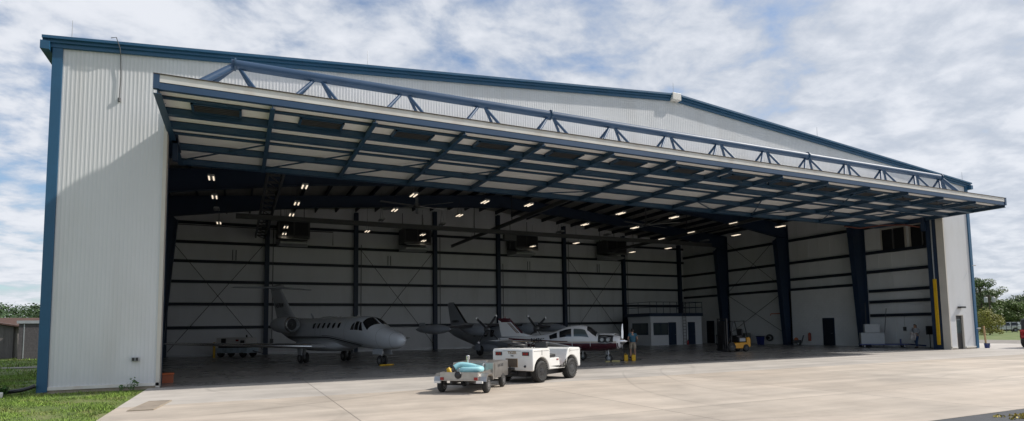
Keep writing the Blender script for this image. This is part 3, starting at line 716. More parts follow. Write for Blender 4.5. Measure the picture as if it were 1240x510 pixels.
# ------------------------------------------------------------------ aircraft tools
def pchip(xs, ys, x):
    xs = np.array(xs, float); ys = np.array(ys, float); h = np.diff(xs); d = np.diff(ys)/h
    m = np.zeros(len(xs)); m[0] = d[0]; m[-1] = d[-1]
    for i in range(1, len(xs)-1):
        if d[i-1]*d[i] > 0:
            w1 = 2*h[i]+h[i-1]; w2 = h[i]+2*h[i-1]; m[i] = (w1+w2)/(w1/d[i-1]+w2/d[i])
    i = int(np.clip(np.searchsorted(xs, x)-1, 0, len(h)-1)); t = (x-xs[i])/h[i]
    return float((2*t**3-3*t**2+1)*ys[i] + (t**3-2*t**2+t)*h[i]*m[i] + (-2*t**3+3*t**2)*ys[i+1] + (t**3-t**2)*h[i]*m[i+1])
class Fus:
    def __init__(s, st, e=2.2): s.st = np.array(st, float); s.e = e
    def par(s, x): return [pchip(s.st[:,0], s.st[:,k], x) for k in range(1, 5)]
    def p(s, x, th, off=0):
        zc, hw, ht, hb = s.par(x); c, sn = math.cos(th), math.sin(th); q = 2/s.e
        y = (hw+off)*math.copysign(abs(sn)**q, sn); z = zc + ((ht if c > 0 else hb)+off)*math.copysign(abs(c)**q, c)
        return (x, y, z)
    def body(s, n=44, m=28):
        a, b = s.st[0,0], s.st[-1,0]
        xs = [a + (b-a)*(.5-.5*math.cos(math.pi*i/n)) for i in range(n+1)]
        mb = MB(); mb.loft([[s.p(x, 2*math.pi*k/m) for k in range(m)] for x in xs]); return mb
    def quad(s, mb, c, off=.006, nu=5, nv=5):
        """patch on the skin; corners (x, degrees) in order"""
        (xa,ta),(xb,tb),(xc,tc_),(xd,td) = c
        def fn(u, v):
            x = (xa*(1-u)+xb*u)*(1-v) + (xd*(1-u)+xc*u)*v; t = (ta*(1-u)+tb*u)*(1-v) + (td*(1-u)+tc_*u)*v
            return s.p(x, R(t), off)
        mb.grid(fn, nu, nv); return mb
    def oval(s, mb, x, th, rx, rt, off=.006, n=16, sq=2.6):
        o = len(mb.v); mb.v.append(s.p(x, R(th), off)); q = 2/sq
        for k in range(n):
            a = 2*math.pi*k/n; c, sn = math.cos(a), math.sin(a)
            mb.v.append(s.p(x+rx*math.copysign(abs(c)**q, c), R(th+rt*math.copysign(abs(sn)**q, sn)), off))
        for k in range(n): mb.f.append((o, o+1+k, o+1+(k+1) % n))
        return mb
    def th_at(s, x, z, side=-1):
        zc, hw, ht, hb = s.par(x); r = (z-zc)/(ht if z > zc else hb); r = max(-1, min(1, r))
        return side*math.degrees(math.acos(math.copysign(abs(r)**(s.e/2), r)))
    def stripe(s, mb, x0, x1, zlo, zhi, side=-1, off=.006, n=40):
        def fn(u, v):
            x = x0+(x1-x0)*u; z = zlo(x)*(1-v)+zhi(x)*v; return s.p(x, R(s.th_at(x, z, side)), off)
        mb.grid(fn, n, 12); return mb
FOIL = [(0,0),(.02,.30),(.08,.62),(.2,.92),(.35,1.0),(.55,.82),(.8,.42),(1,.03)]
def foil(le, chord, t, axis, up=(0,0,1)):
    """section with its leading edge at le, running back along -x"""
    le = Vector(le); u = Vector(up)
    top = [le + Vector((-c*chord,0,0)) + u*(h*t*.5) for c, h in FOIL]; bot = [le + Vector((-c*chord,0,0)) - u*(h*t*.4) for c, h in reversed(FOIL[1:])]
    return [tuple(p) for p in top+bot]
def wing(secs, up=(0,0,1)):
    b = MB(); b.loft([foil(le, c, t, 0, up) for le, c, t in secs]); return b
def lead_edge(secs, up=(0,0,1), frac=.06):
    b = MB(); b.loft([foil((le[0]+.012, le[1], le[2]), c*frac*2, t*.75, 0, up) for le, c, t in secs]); return b
def wheel_into(parent, loc, r, wd, axis_rz=0, rimmat=None, name='wheel'):
    o = bpy.data.objects.new(name, None)
    b = MB(); k = wd/2
    b.lathe([(r*.55,-k*.85),(r*.80,-k),(r*.95,-k*.72),(r,-k*.3),(r,k*.3),(r*.95,k*.72),(r*.80,k),(r*.55,k*.85)], 28, T(*loc, rz=axis_rz))
    w_ = b.build(name, M_black, parent)
    b = MB(); b.lathe([(r*.12,-k*1.02),(r*.2,-k*.98),(r*.42,-k*.80),(r*.57,-k*.9),(r*.57,k*.9),(r*.42,k*.80),(r*.2,k*.98),(r*.12,k*1.02)], 20, T(*loc, rz=axis_rz))
    for q in range(6):
        a = q*math.pi/3
        b.lathe([(r*.035,-k*1.0),(r*.035,k*1.0)], 6, T(*loc, rz=axis_rz) @ T(r*.3*math.cos(a), 0, r*.3*math.sin(a)))
    b.build('rim', rimmat or M_steel, w_); return w_
def text(name, body, size, m, parent, M, ext=.002, align='CENTER', sx=1):
    cu = bpy.data.curves.new(name, 'FONT'); cu.body = body; cu.size = size; cu.extrude = ext; cu.align_x = align; cu.resolution_u = 3; cu.offset = size*.010
    o = bpy.data.objects.new('tmp', cu); COL.objects.link(o); dg = bpy.context.evaluated_depsgraph_get()
    me = bpy.data.meshes.new_from_object(o.evaluated_get(dg)); bpy.data.objects.remove(o); bpy.data.curves.remove(cu)
    me.transform(M @ Matrix.Diagonal((sx,1,1,1))); me.materials.clear(); me.materials.append(m); me.name = name
    q = bpy.data.objects.new(name, me); COL.objects.link(q); q.parent = parent; return q
UPR = Euler((R(90),0,0)).to_matrix().to_4x4()      # text standing up, seen from -y

# ---- business jet
JET_H = math.atan2(-.945, .327)
jet = thing('business_jet', 'white twin engine business jet with a tall T tail and black cheat lines', 'jet', (10.28,13.12,0), JET_H, scale=.94)
F = Fus([(-8.45,2.46,.04,.05,.05),(-7.6,2.42,.24,.24,.27),(-6.0,2.25,.52,.52,.55),(-4.0,1.98,.80,.86,.76),(-2.0,1.82,.90,.95,.82),(1,1.80,.92,.95,.85),(3.6,1.80,.91,.95,.85),(5.1,1.79,.90,.94,.85),(5.7,1.75,.87,.86,.83),(6.3,1.67,.80,.63,.77),(6.9,1.58,.70,.50,.70),(7.5,1.49,.57,.42,.60),(8.1,1.41,.40,.34,.44),(8.48,1.37,.23,.22,.26),(8.66,1.36,.03,.03,.03)])
fb = F.body(56, 36).build('fuselage', M_jet, jet, smooth=60)
for i in range(6):
    b = MB(); F.oval(b, .05+i*.63, -64, .14, 11.5, .008); b.build('cabin_window', M_glass, fb, smooth=60)
    b = MB(); F.oval(b, .05+i*.63, 64, .14, 11.5, .008); b.build('cabin_window', M_glass, fb, smooth=60)
for s in (-1, 1):
    for c in ([(5.56,s*2),(6.40,s*3),(6.22,s*70),(5.60,s*49)], [(5.40,s*50),(5.52,s*50),(5.86,s*80),(5.50,s*81)], [(5.0,s*50),(5.32,s*49),(5.42,s*81),(5.04,s*81)], [(4.74,s*60),(4.90,s*52),(4.96,s*81),(4.60,s*81)]):
        b = MB(); F.quad(b, c, .009, 8, 8); b.build('cockpit_window', M_glass, fb, smooth=60)
    b = MB()
    zt = lambda x: 1.62 - .02*max(0, x-0)**1.0*.3 - .20*max(0, (x-1.8))**1.25*.45
    F.stripe(b, -4.2, 5.3, lambda x: zt(x)-.10, lambda x: zt(x)-.02, s, .007); F.stripe(b, -4.2, 5.1, lambda x: zt(x)-.17, lambda x: zt(x)-.14, s, .007)
    F.stripe(b, 1.2, 5.6, lambda x: zt(x)+.03, lambda x: zt(x)+.055, s, .007); b.build('cheat_line', M_dark, fb, smooth=60)
    b = MB()
    for x in (.33, 1.02): F.quad(b, [(x,s*30),(x+.02,s*30),(x+.02,s*104),(x,s*104)], .005, 1, 12)
    b.build('door_seam', M_drk2, fb, smooth=60)
for x in (-5.4,-2.6,3.9,6.95,7.9):
    b = MB(); b.grid(lambda u, v: F.p(x+.016*u, 2*math.pi*v, .003), 1, 40); b.build('panel_seam', M_drk2, fb, smooth=60, fix=False)
# belly fairing
Fb = Fus([(-3.4,1.15,.3,.2,.18),(-2.4,1.05,.92,.35,.32),(0,1.02,1.08,.42,.36),(2.0,1.04,1.0,.40,.34),(3.0,1.12,.5,.25,.22),(3.3,1.14,.1,.1,.1)])
Fb.body(24, 24).build('belly_fairing', M_jet, jet, smooth=60)
ENG = .45
for s in (-1, 1):
    secs = [((2.35, s*.6, .98), 4.1, .46), ((1.35, s*1.6, 1.02), 3.1, .36), ((-1.0, s*5.2, 1.18), 1.95, .24), ((-2.85, s*8.1, 1.32), 1.15, .13), ((-3.05, s*8.3, 1.33), .8, .05)]
    wo = wing(secs).build('wing', M_jet, jet, smooth=50)
    lead_edge(secs[1:]).build('leading_edge', M_polish, wo, smooth=50)
    # engine
    b = MB(); M = T(.45, s*1.48, 2.36, rz=R(-90))     # local y -> forward x
    b.lathe([(.36,-2.3),(.40,-1.95),(.43,-2.0),(.50,-2.3),(.55,-2.9),(.53,-3.7),(.42,-4.5),(.30,-4.8)], 28, T(.45, s*1.48, 2.36, rz=R(-90)))
    # axial positions above are negative = behind the origin
    eo = b.build('engine', M_jet, jet, smooth=60)
    b = MB(); ring = [(.40,-1.98),(.43,-1.91),(.47,-1.93),(.50,-2.12)]; b.lathe(ring+[(.47,-2.2),(.40,-2.1)], 28, M, False); b.build('intake_lip', M_polish, eo, smooth=60)
    b = MB(); b.lathe([(.375,-2.26),(.375,-2.25)], 28, M); b.build('intake', M_dark, eo, smooth=60)
    b = MB(); b.lathe([(.02,-2.10),(.09,-2.15),(.12,-2.24)], 16, M); b.build('fan_hub', M_drk2, eo)
    b = MB(); b.loft([[(-2.6,s*.78,2.35),(-2.6,s*.78,2.52),(-2.6,s*1.15,2.50),(-2.6,s*1.15,2.34)],[(-4.9,s*.60,2.38),(-4.9,s*.60,2.50),(-4.9,s*1.1,2.50),(-4.9,s*1.1,2.38)]]); b.build('pylon', M_jet, eo, smooth=0)
finsec = [((-4.2,0,2.60), 3.2, .44), ((-5.0,0,3.2), 2.75, .38), ((-6.95,0,4.9), 1.8, .26), ((-7.15,0,5.12), 1.6, .18)]
def finwing(secs):
    b = MB(); b.loft([[tuple(p) for p in foil(le, c, t, 0, (0,1,0))] for le, c, t in secs]); return b
fo = finwing(finsec).build('tail_fin', M_jet, jet, smooth=50)
text('registration', 'N57KW', .44, M_dark, fo, T(-6.75,-.18,3.62) @ UPR, sx=.9)
text('registration', 'N57KW', .44, M_dark, fo, T(-6.75,.18,3.62, rz=R(180)) @ UPR, sx=.9)
for s in (-1, 1): wing([((-7.0, s*.02, 5.08), 1.6, .20), ((-7.95, s*2.75, 5.05), .8, .09), ((-8.1,s*2.85,5.05),.55,.03)]).build('tailplane', M_jet, jet, smooth=50)
b = MB(); b.lathe([(.02,-6.5),(.14,-6.75),(.22,-7.3),(.20,-8.2),(.05,-8.8)], 16, T(0,0,5.08, rz=R(-90))); b.build('tail_bullet', M_jet, jet, smooth=60)
for x, z, th in ((-1.6, 2.72, 0),):
    b = MB(); b.add([(x,-.012,z),(x-.38,-.012,z+.02),(x-.62,-.012,z+.36),(x-.48,-.012,z+.36),(x,.012,z),(x-.38,.012,z+.02),(x-.62,.012,z+.36),(x-.48,.012,z+.36)], [(0,1,2,3),(7,6,5,4),(0,4,5,1),(1,5,6,2),(2,6,7,3),(3,7,4,0)]); b.build('antenna', M_jet, jet, smooth=0)
b = MB()
for x in (1.3,1.8,3.9): b.lathe([(.09,0),(.07,.05),(.02,.08)], 10, T(x,0,2.73, rx=R(90)))
b.build('beacon', M_whiteg, jet)
for s in (-1, 1):
    b = MB(); y = s*1.42; b.tube([(.15,y,1.0),(0,y,.52)], .085, 10); b.tube([(0,y,.55),(-.12,y,.33)], .06, 8); b.tube([(-.12,y-.22,.33),(-.12,y+.22,.33)], .05, 8); b.tube([(-.45,y,.95),(-.1,y,.5)], .035, 6); b.build('main_gear', M_galv, jet)
    for q in (-.17, .17): wheel_into(jet, (-.12, y+q, .33), .33, .17, 0, M_galv)
    b = MB(); b.box(-.3,.3,y+s*.28-.012,y+s*.28+.012,.5,.98); b.build('gear_door', M_jet, jet, smooth=0)
b = MB(); b.tube([(6.35,0,1.1),(6.42,0,.50)], .07, 10); b.tube([(6.42,0,.5),(6.5,0,.28)], .05, 8); b.tube([(6.5,-.16,.28),(6.5,.16,.28)], .04, 8); b.tube([(5.8,0,1.0),(6.4,0,.6)], .035, 6); b.lathe([(.07,0),(.07,.08)], 10, T(6.48,-.0,.72, rz=R(-90))); b.build('nose_gear', M_galv, jet)
for q in (-.13, .13): wheel_into(jet, (6.5, q, .28), .28, .14, 0, M_galv)
for s in (-1, 1):
    b = MB(); b.add([(6.0,s*.27,.92),(7.0,s*.27,.92),(7.0,s*.30,.62),(6.0,s*.30,.62),(6.0,s*.285,.92),(7.0,s*.285,.92),(7.0,s*.315,.62),(6.0,s*.315,.62)], [(0,1,2,3),(7,6,5,4),(0,4,5,1),(1,5,6,2),(2,6,7,3),(3,7,4,0)]); b.build('gear_door', M_jet, jet, smooth=0)
b = MB(); b.box(-.40,.40,-.05,.05,.004,.08); b.box(-.08,.08,-.2,.2,.004,.06)
o = b.build('wheel_chock', M_yellow, smooth=0, bevel=.02); o.location = (12.45,7.1,.004); o.rotation_euler.z = JET_H+R(90); tag(o, 'yellow chock under the nose wheel of the business jet', 'chock')

# ---- twin turboprop
MU_H = math.atan2(-.977, .211)
mu = thing('turboprop', 'grey high wing twin turboprop with tip tanks and four blade propellers', 'airplane', (21.5,14.5,-.2), MU_H, scale=.90)
F2 = Fus([(-6.5,2.10,.05,.10,.10),(-5.2,2.0,.32,.40,.42),(-3.2,1.80,.60,.62,.66),(-1.2,1.64,.80,.78,.86),(1.6,1.60,.82,.80,.88),(2.7,1.55,.78,.72,.82),(3.4,1.46,.66,.50,.72),(4.2,1.36,.46,.36,.52),(4.8,1.30,.22,.20,.26),(4.98,1.29,.03,.03,.03)], 2.4)
mb_ = F2.body(40, 28).build('fuselage', M_turbo, mu, smooth=60)
for s in (-1, 1):
    for i in range(4):
        b = MB(); F2.oval(b, -1.35+i*.78, s*72, .23, 18, .008, 16, 5); b.build('cabin_window', M_glass, mb_, smooth=60)
    for c in ([(2.78,s*3),(3.35,s*4),(3.2,s*48),(2.72,s*50)], [(2.4,s*54),(3.05,s*54),(2.95,s*78),(2.35,s*78)]):
        b = MB(); F2.quad(b, c, .009, 6, 6); b.build('cockpit_window', M_glass, mb_, smooth=60)
    secs = [((1.15, s*.1, 2.48), 1.85, .30), ((1.15, s*2.3, 2.47), 1.75, .28), ((.95, s*5.2, 2.30), 1.25, .18)]
    wo = wing(secs).build('wing', M_turbo, mu, smooth=50); lead_edge(secs).build('deice_boot', M_turbod, wo, smooth=50)
    b = MB(); b.lathe([(.02,2.55),(.14,2.25),(.28,1.6),(.34,.7),(.33,-.4),(.22,-1.6),(.06,-2.3)], 20, T(0,s*5.3,2.24, rz=R(-90))); to = b.build('tip_tank', M_turbo, mu, smooth=60)
    b = MB(); b.box(-1.9,-1.0,s*5.3-.012,s*5.3+.012,2.3,2.72); b.build('tank_fin', M_turbo, to, smooth=0)
    b = MB(); b.loft([[(1.3,s*2.02,1.78),(1.3,s*2.48,1.78),(1.3,s*2.48,2.55),(1.3,s*2.02,2.55)],[(2.0,s*2.02,1.85),(2.0,s*2.48,1.85),(2.0,s*2.48,2.5),(2.0,s*2.02,2.5)]])
    b.loft([[(x, s*2.25+ry*math.sin(a), z+rz_*math.cos(a)) for a in np.linspace(0, 2*math.pi, 20, endpoint=False)] for x, ry, rz_, z in ((2.35,.24,.26,2.18),(2.2,.30,.36,2.16),(1.6,.38,.46,2.16),(.6,.40,.46,2.2),(-.4,.34,.34,2.32),(-1.2,.16,.14,2.42))])
    no = b.build('engine_nacelle', M_turbo, mu, smooth=50)
    b = MB(); b.lathe([(.10,2.355),(.13,2.36)], 12, T(0,s*2.25,1.98, rz=R(-90))); b.box(2.34,2.37,s*2.25-.16,s*2.25+.16,1.86,1.98); b.build('intake', M_dark, no, smooth=0)
    b = MB(); b.lathe([(.22,2.36),(.20,2.5),(.12,2.72),(.02,2.85)], 20, T(0,s*2.25,2.2, rz=R(-90))); po = b.build('propeller', M_steel, mu, smooth=60)
    for k in range(4):
        b = MB(); a = R(45+90*k+(6 if s < 0 else -4))
        rings = []
        for r_, cw, tw in ((.18,.09,60),(.35,.15,50),(.7,.17,38),(1.05,.15,28),(1.24,.10,24),(1.27,.04,24)):
            t_ = R(tw); c_ = .5*cw
            ring = [(math.sin(t_)*c_*q, math.cos(t_)*c_*q + off*math.sin(t_), 0) for q, off in ((-1,0),(0,.03),(1,0),(0,-.03))]
            rings.append([(2.5+px, py, r_) for px, py, _ in ring])
        Mx = T(0,s*2.25,2.2) @ Euler((a,0,0)).to_matrix().to_4x4(); b.loft(rings, M=Mx); bo = b.build('blade', M_turbod, po, smooth=40)
        b = MB(); b.loft([[(2.5+dx, dy, r_) for dx, dy in ((-.05,-.075),(.05,-.075),(.05,.075),(-.05,.075))] for r_ in (1.15,1.275)], M=Mx); b.build('blade_tip', M_pipw, po, smooth=0)
    b = MB(); b.loft([[(x, s*y_+.26*k_*math.sin(a), .80+.30*k_*math.cos(a)) for a in np.linspace(0, 2*math.pi, 16, endpoint=False)] for x, y_, k_ in ((1.7,.72,.1),(1.3,.76,.7),(.4,.80,1),(-.8,.78,.95),(-1.7,.7,.3),(-2.0,.66,.05))]); b.build('gear_fairing', M_turbo, mu, smooth=60)
    b = MB(); b.tube([(.1,s*.9,.9),(0,s*1.18,.62)], .07, 8); b.tube([(0,s*1.0,.60),(0,s*1.35,.60)], .05, 8); b.build('main_gear', M_galv, mu)
    wheel_into(mu, (0, s*1.22, .62), .40, .22, 0, M_drk2)
    b = MB(); b.box(-.35,.35,s*1.42-.012,s*1.42+.012,.62,1.05); b.build('gear_door', M_turbo, mu, smooth=0)
    wing([((-4.95, s*.1, 2.15), 1.3, .16), ((-5.35, s*2.4, 2.15), .8, .09)]).build('tailplane', M_turbo, mu, smooth=50)
fs2 = [((-2.0,0,2.28), 4.0, .30), ((-3.7,0,2.75), 2.5, .26), ((-5.45,0,4.35), 1.2, .14), ((-5.65,0,4.5), .8, .05)]
fo = finwing(fs2).build('tail_fin', M_turbo, mu, smooth=50)
b = MB(); b.loft([foil((le[0]+.015,le[1],le[2]), .30, t*.85, 0, (0,1,0)) for le, c, t in fs2[:3]]); b.build('deice_boot', M_turbod, fo, smooth=50)
for s in (-1, 1): text('registration', 'N888RH', .30, M_dark, fo, T(-5.15, s*.17, 2.78, rz=0 if s < 0 else R(180)) @ UPR)
b = MB(); b.tube([(3.6,0,.95),(3.65,0,.55)], .05, 8); b.tube([(3.65,-.15,.48),(3.65,.15,.48)], .04, 8); b.build('nose_gear', M_galv, mu)
for q in (-.11, .11): wheel_into(mu, (3.65, q, .50), .27, .12, 0, M_drk2)

# ---- single engine propeller plane with its cowling open
PI_D = Vector((.645,-.764)); PI_H = math.atan2(PI_D.y, PI_D.x); PSC = .95
pi_ = thing('propeller_plane', 'white and maroon single propeller plane with its engine cowling open', 'airplane', (22.93-1.55*PSC*PI_D.x, 2.67-1.55*PSC*PI_D.y, 0), PI_H, scale=PSC)
F3 = Fus([(-5.0,1.22,.03,.12,.10),(-4.2,1.18,.14,.20,.20),(-3.0,1.15,.28,.30,.30),(-1.9,1.13,.44,.46,.42),(-1.2,1.12,.52,.68,.47),(-.6,1.12,.56,.86,.50),(.1,1.12,.57,.90,.52),(.5,1.12,.57,.80,.52),(.85,1.12,.56,.54,.52),(1.1,1.12,.55,.42,.51),(1.6,1.12,.52,.39,.48),(2.0,1.12,.46,.33,.42),(2.2,1.12,.38,.27,.34),(2.24,1.12,.20,.16,.2)], 2.5)
pb = F3.body(48, 32).build('fuselage', M_pipw, pi_, smooth=50)
for s in (-1, 1):
    b = MB(); F3.stripe(b, -3.2, 2.18, lambda x: .60+.10*max(0,-x-.8), lambda x: 1.04-.03*x*0+.03*max(0,-x-1.5), s, .007, 40)
    b.build('lower_band', M_maroon, pb, smooth=50)
    b = MB(); F3.stripe(b, -4.2, 2.1, lambda x: 1.075+.015*max(0,-x-1), lambda x: 1.115+.02*max(0,-x-1), s, .007, 40); b.build('gold_line', M_gold, pb, smooth=50)
    b = MB(); F3.stripe(b, -4.4, -.6, lambda x: 1.12+.03*max(0,-x-1), lambda x: 1.16+.05*max(0,-x-1), s, .008, 30); b.build('maroon_line', M_maroon, pb, smooth=50)
    for c, m_ in (([(-1.75,s*52),(-1.28,s*44),(-1.22,s*76),(-1.68,s*80)], M_glass), ([(-1.12,s*42),(-.42,s*40),(-.38,s*76),(-1.08,s*76)], M_glass), ([(-.28,s*41),(.38,s*46),(.62,s*77),(-.24,s*76)], M_glassl)):
        b = MB(); F3.quad(b, c, .009, 7, 7); b.build('side_window', m_, pb, smooth=50)
    b = MB(); F3.quad(b, [(.42,s*2),(1.0,s*3),(1.0,s*58),(.50,s*44)], .010, 10, 10); b.build('windscreen', M_glass, pb, smooth=50)
    b = MB()
    for x in (-.35, .68): F3.quad(b, [(x,s*38),(x+.03,s*38),(x+.03,s*112),(x,s*112)], .008, 1, 12)
    b.build('door_frame', M_pipw, pb, smooth=50)
    # opened engine bay on the side
    b = MB(); F3.quad(b, [(1.12,s*40),(1.93,s*36),(1.93,s*93),(1.12,s*93)], .008, 10, 8); eb = b.build('engine_bay', M_dark, pb, smooth=50)
    b = MB()
    for k in range(2):
        for q in range(5): b.lathe([(.10,-.012),(.10,.012)], 14, T(1.36+k*.33, s*(.50+q*.025), 1.22))
    b.tube([(1.2,s*.55,1.05),(1.55,s*.57,1.02),(1.85,s*.5,1.08)], .035, 8); b.tube([(1.2,s*.5,1.36),(1.5,s*.52,1.38),(1.8,s*.46,1.3)], .022, 8); b.build('engine', M_steel, pb)
    # raised cowl half
    b = MB(); b.grid(lambda u, v: (1.1+.92*u, s*(.03+.54*math.sin(v*1.1)), 1.535+.10*v-.16*v*v-.02*u*3*.5), 6, 6)
    co_ = b.build('cowl_lid', M_whiteg, pb, smooth=50, fix=False); md = co_.modifiers.new('solid', 'SOLIDIFY'); md.thickness = .03
    secs = [((.15, s*.45, .74), 1.7, .24), ((.0, s*1.4, .84), 1.60, .22), ((.0, s*4.3, 1.14), 1.5, .17), ((-.15, s*4.5, 1.17), 1.2, .06)]
    wing(secs).build('wing', M_pipw, pi_, smooth=50)
    b = MB(); b.tube([(-.45,s*1.6,.85),(-.45,s*1.6,.22)], .05, 8); b.tube([(-.45,s*1.5,.22),(-.45,s*1.7,.22)], .03, 8); b.build('main_gear', M_galv, pi_)
    wheel_into(pi_, (-.45, s*1.68, .24), .24, .15, 0, M_galv)
wing([((-4.15,-1.75,1.22),.75,.06), ((-4.1,0,1.22),.85,.10), ((-4.15,1.75,1.22),.75,.06)]).build('tailplane', M_pipw, pi_, smooth=50)
fs3 = [((-2.7,0,1.42), 2.2, .10), ((-3.6,0,1.62), 1.35, .12), ((-4.32,0,2.44), .80, .10), ((-4.37,0,2.48), .72, .05)]
fo = finwing(fs3).build('tail_fin', M_pipw, pi_, smooth=50)
b = MB(); b.loft([foil((le[0]+.02,le[1],le[2]), c, t*1.12, 0, (0,1,0)) for le, c, t in [((-4.15,0,2.26),.92,.112),((-4.33,0,2.45),.82,.105),((-4.37,0,2.495),.74,.05)]]); b.build('fin_cap', M_maroon, fo, smooth=50)
b = MB(); b.loft([foil((le[0]+.02,le[1],le[2]), c, t*1.1, 0, (0,1,0)) for le, c, t in [((-3.5,0,1.60),.22,.09),((-4.17,0,2.26),.22,.085)]]); b.build('fin_edge', M_maroon, fo, smooth=50)
for q, m_ in ((0, M_maroon), (.07, M_gold), (.14, M_maroon)):
    b = MB()
    for s in (-1, 1):
        b.add([(-3.72-q, s*.066, 1.62),(-3.76-q, s*.066, 1.62),(-4.36-q, s*.060, 2.22),(-4.32-q, s*.060, 2.22)], [(0,1,2,3)])
    b.build('fin_stripe', m_, fo, smooth=0)
b = MB(); b.tube([(-4.66,0,2.49),(-4.66,0,2.60)], .025, 6); b.build('beacon', M_redl, pi_)
for s in (-1, 1): text('registration', 'N43629', .30, M_dark, pb, T(-2.35, s*.415, 1.12, rz=(R(4) if s < 0 else R(176))) @ UPR, ext=.012)
b = MB(); b.lathe([(.17,2.24),(.16,2.32),(.11,2.45),(.03,2.58),(.005,2.6)], 20, T(0,0,1.12, rz=R(-90))); po = b.build('propeller', M_polish, pi_, smooth=60)
for k in range(2):
    b = MB(); a = R(-7+180*k); rings = []
    for r_, cw, tw in ((.1,.07,60),(.25,.12,45),(.55,.15,30),(.8,.12,22),(.93,.07,18),(.95,.02,18)):
        t_ = R(tw); c_ = .5*cw; rings.append([(2.32+math.sin(t_)*c_*q+dx, math.cos(t_)*c_*q, r_) for q, dx in ((-1,0),(0,.02),(1,0),(0,-.02))])
    b.loft(rings, M=T(0,0,1.12) @ Euler((a,0,0)).to_matrix().to_4x4()); b.build('blade', M_polish, po, smooth=40)
b = MB(); b.tube([(1.5,0,.75),(1.56,0,.30)], .045, 8); b.tube([(1.56,-.09,.22),(1.56,.09,.22)], .03, 8); b.tube([(1.55,-.08,.42),(1.55,-.08,.22)], .018, 6); b.tube([(1.55,.08,.42),(1.55,.08,.22)], .018, 6); b.tube([(1.5,.02,.62),(1.38,0,.48),(1.55,0,.36)], .02, 6); b.build('nose_gear', M_galv, pi_)
wheel_into(pi_, (1.56, 0, .21), .21, .12, 0, M_galv)
b = MB(); b.box(-.22,.22,-.05,.05,.0,.09); b.box(-.55,-.30,-.05,.05,0,.07); o = b.build('wheel_chock', mat('pale_yellow_wood', (.40,.35,.16), .8), smooth=0, bevel=.02); o.location = (23.2,2.45,.005); o.rotation_euler.z = R(-20); tag(o, 'pale wooden chock by the nose wheel of the maroon and white plane', 'chock')
b = MB(); b.tube([(23.1,2.9,.04),(23.5,3.3,.03),(23.9,2.9,.03),(24.3,3.2,.03),(24.9,2.9,.03),(25.3,3.1,.03)], .03, 6); tag(b.build('power_cable', M_blackm), 'black cable lying on the floor beside the yellow jugs', 'cable')
for i, (x, y) in enumerate(((24.22,2.98),(24.52,2.72))):
    t = thing('fluid_jug', ('left' if i == 0 else 'right')+' of two yellow plastic jugs on the hangar floor by the propeller', 'jug', (x,y,.004), R(-25), 'yellow jugs by the propeller', .78)
    b = MB(); b.box(-.13,.13,-.10,.10,0,.40); b.build('bottle', M_jug, t, bevel=.03); b = MB(); b.lathe([(.035,0),(.035,.06)], 10, T(.07,0,.40, rx=R(90))); b.build('cap', M_blackm, t); b = MB(); b.tube([(-.10,0,.39),(-.08,0,.46),(.02,0,.46),(.03,0,.39)], .016, 6); b.build('handle', M_jug, t)

# ------------------------------------------------------------------ white tow tractor
TH = math.atan2(.486, .874)
tug = thing('tow_tractor', 'low white airport tow tractor with black tyres and an open driver seat', 'tow tractor', (15.14,-4.35,.004), TH)
def arch(cx, r, z0, n=14):
    a0 = math.asin((z0-.37)/r); return [(cx - r*math.cos(t), .37 + r*math.sin(t)) for t in np.linspace(a0, math.pi-a0, n)]
RX, FX = -.98, .98
poly = [(-1.52,.44),(-1.50,.40)] + arch(RX,.46,.40) + arch(FX,.46,.40) + [(1.56,.40),(1.60,.46),(1.60,1.02),(1.55,1.08),(.86,1.10),(.74,1.04),(.62,.84),(.55,.62),(.52,.46),(.17,.46),(.14,.78),(-.44,.78),(-.47,.82),(-.47,1.08),(-.52,1.12),(-1.47,1.12),(-1.52,1.06)]
b = MB(); b.prism(poly, -.82, .82); tb = b.build('body', M_tug, tug, smooth=30); md = tb.modifiers.new('bevel','BEVEL'); md.width = .045; md.segments = 3; md.limit_method = 'ANGLE'; md.angle_limit = R(50)
b = MB(); b.box(-1.44,1.5,-.5,.5,.20,.42); b.build('chassis', M_blackm, tug, smooth=0)
for x in (RX, FX):
    for s in (-1, 1):
        wo = wheel_into(tug, (x, s*.71, .37), .37, .27, 0, M_drk2 if x == FX else M_blackm)
        b = MB()
        for q in range(30):
            a = 2*math.pi*q/30; b.box(-.02,.02,-.115,.115,.362,.374, T(x,s*.71,.37) @ Euler((0,a,0)).to_matrix().to_4x4())
        b.build('tread', M_black, wo, smooth=0)
for s in (-1, 1):
    b = MB(); b.box(-1.545,-1.52,s*.55-.13,s*.55+.13,.90,1.02); lo = b.build('tail_lamp', M_blackm, tug, smooth=0)
    for q in (-.06, .06): b = MB(); b.box(-1.552,-1.545,s*.55+q-.045,s*.55+q+.045,.92,1.0); b.build('lens', M_redl, lo, smooth=0)
b = MB(); b.box(-1.535,-1.52,-.22,.26,.52,.80); go = b.build('grille', M_wood, tug, smooth=0)
for k in range(12): pass
b = MB()
for k in range(13): b.box(-1.545,-1.535,-.21+k*.037,-.19+k*.037,.53,.79)
b.build('slats', M_drk2, go, smooth=0)
BACK = Matrix(((0,0,-1,0),(-1,0,0,0),(0,1,0,0),(0,0,0,1)))       # text seen from behind (-x)
text('badge', 'TIGER', .13, M_gold, tug, T(-1.528,0,.95) @ BACK, ext=.004)
text('badge', 'TUG', .06, M_drk2, tug, T(-1.528,0,.87) @ BACK, ext=.004)
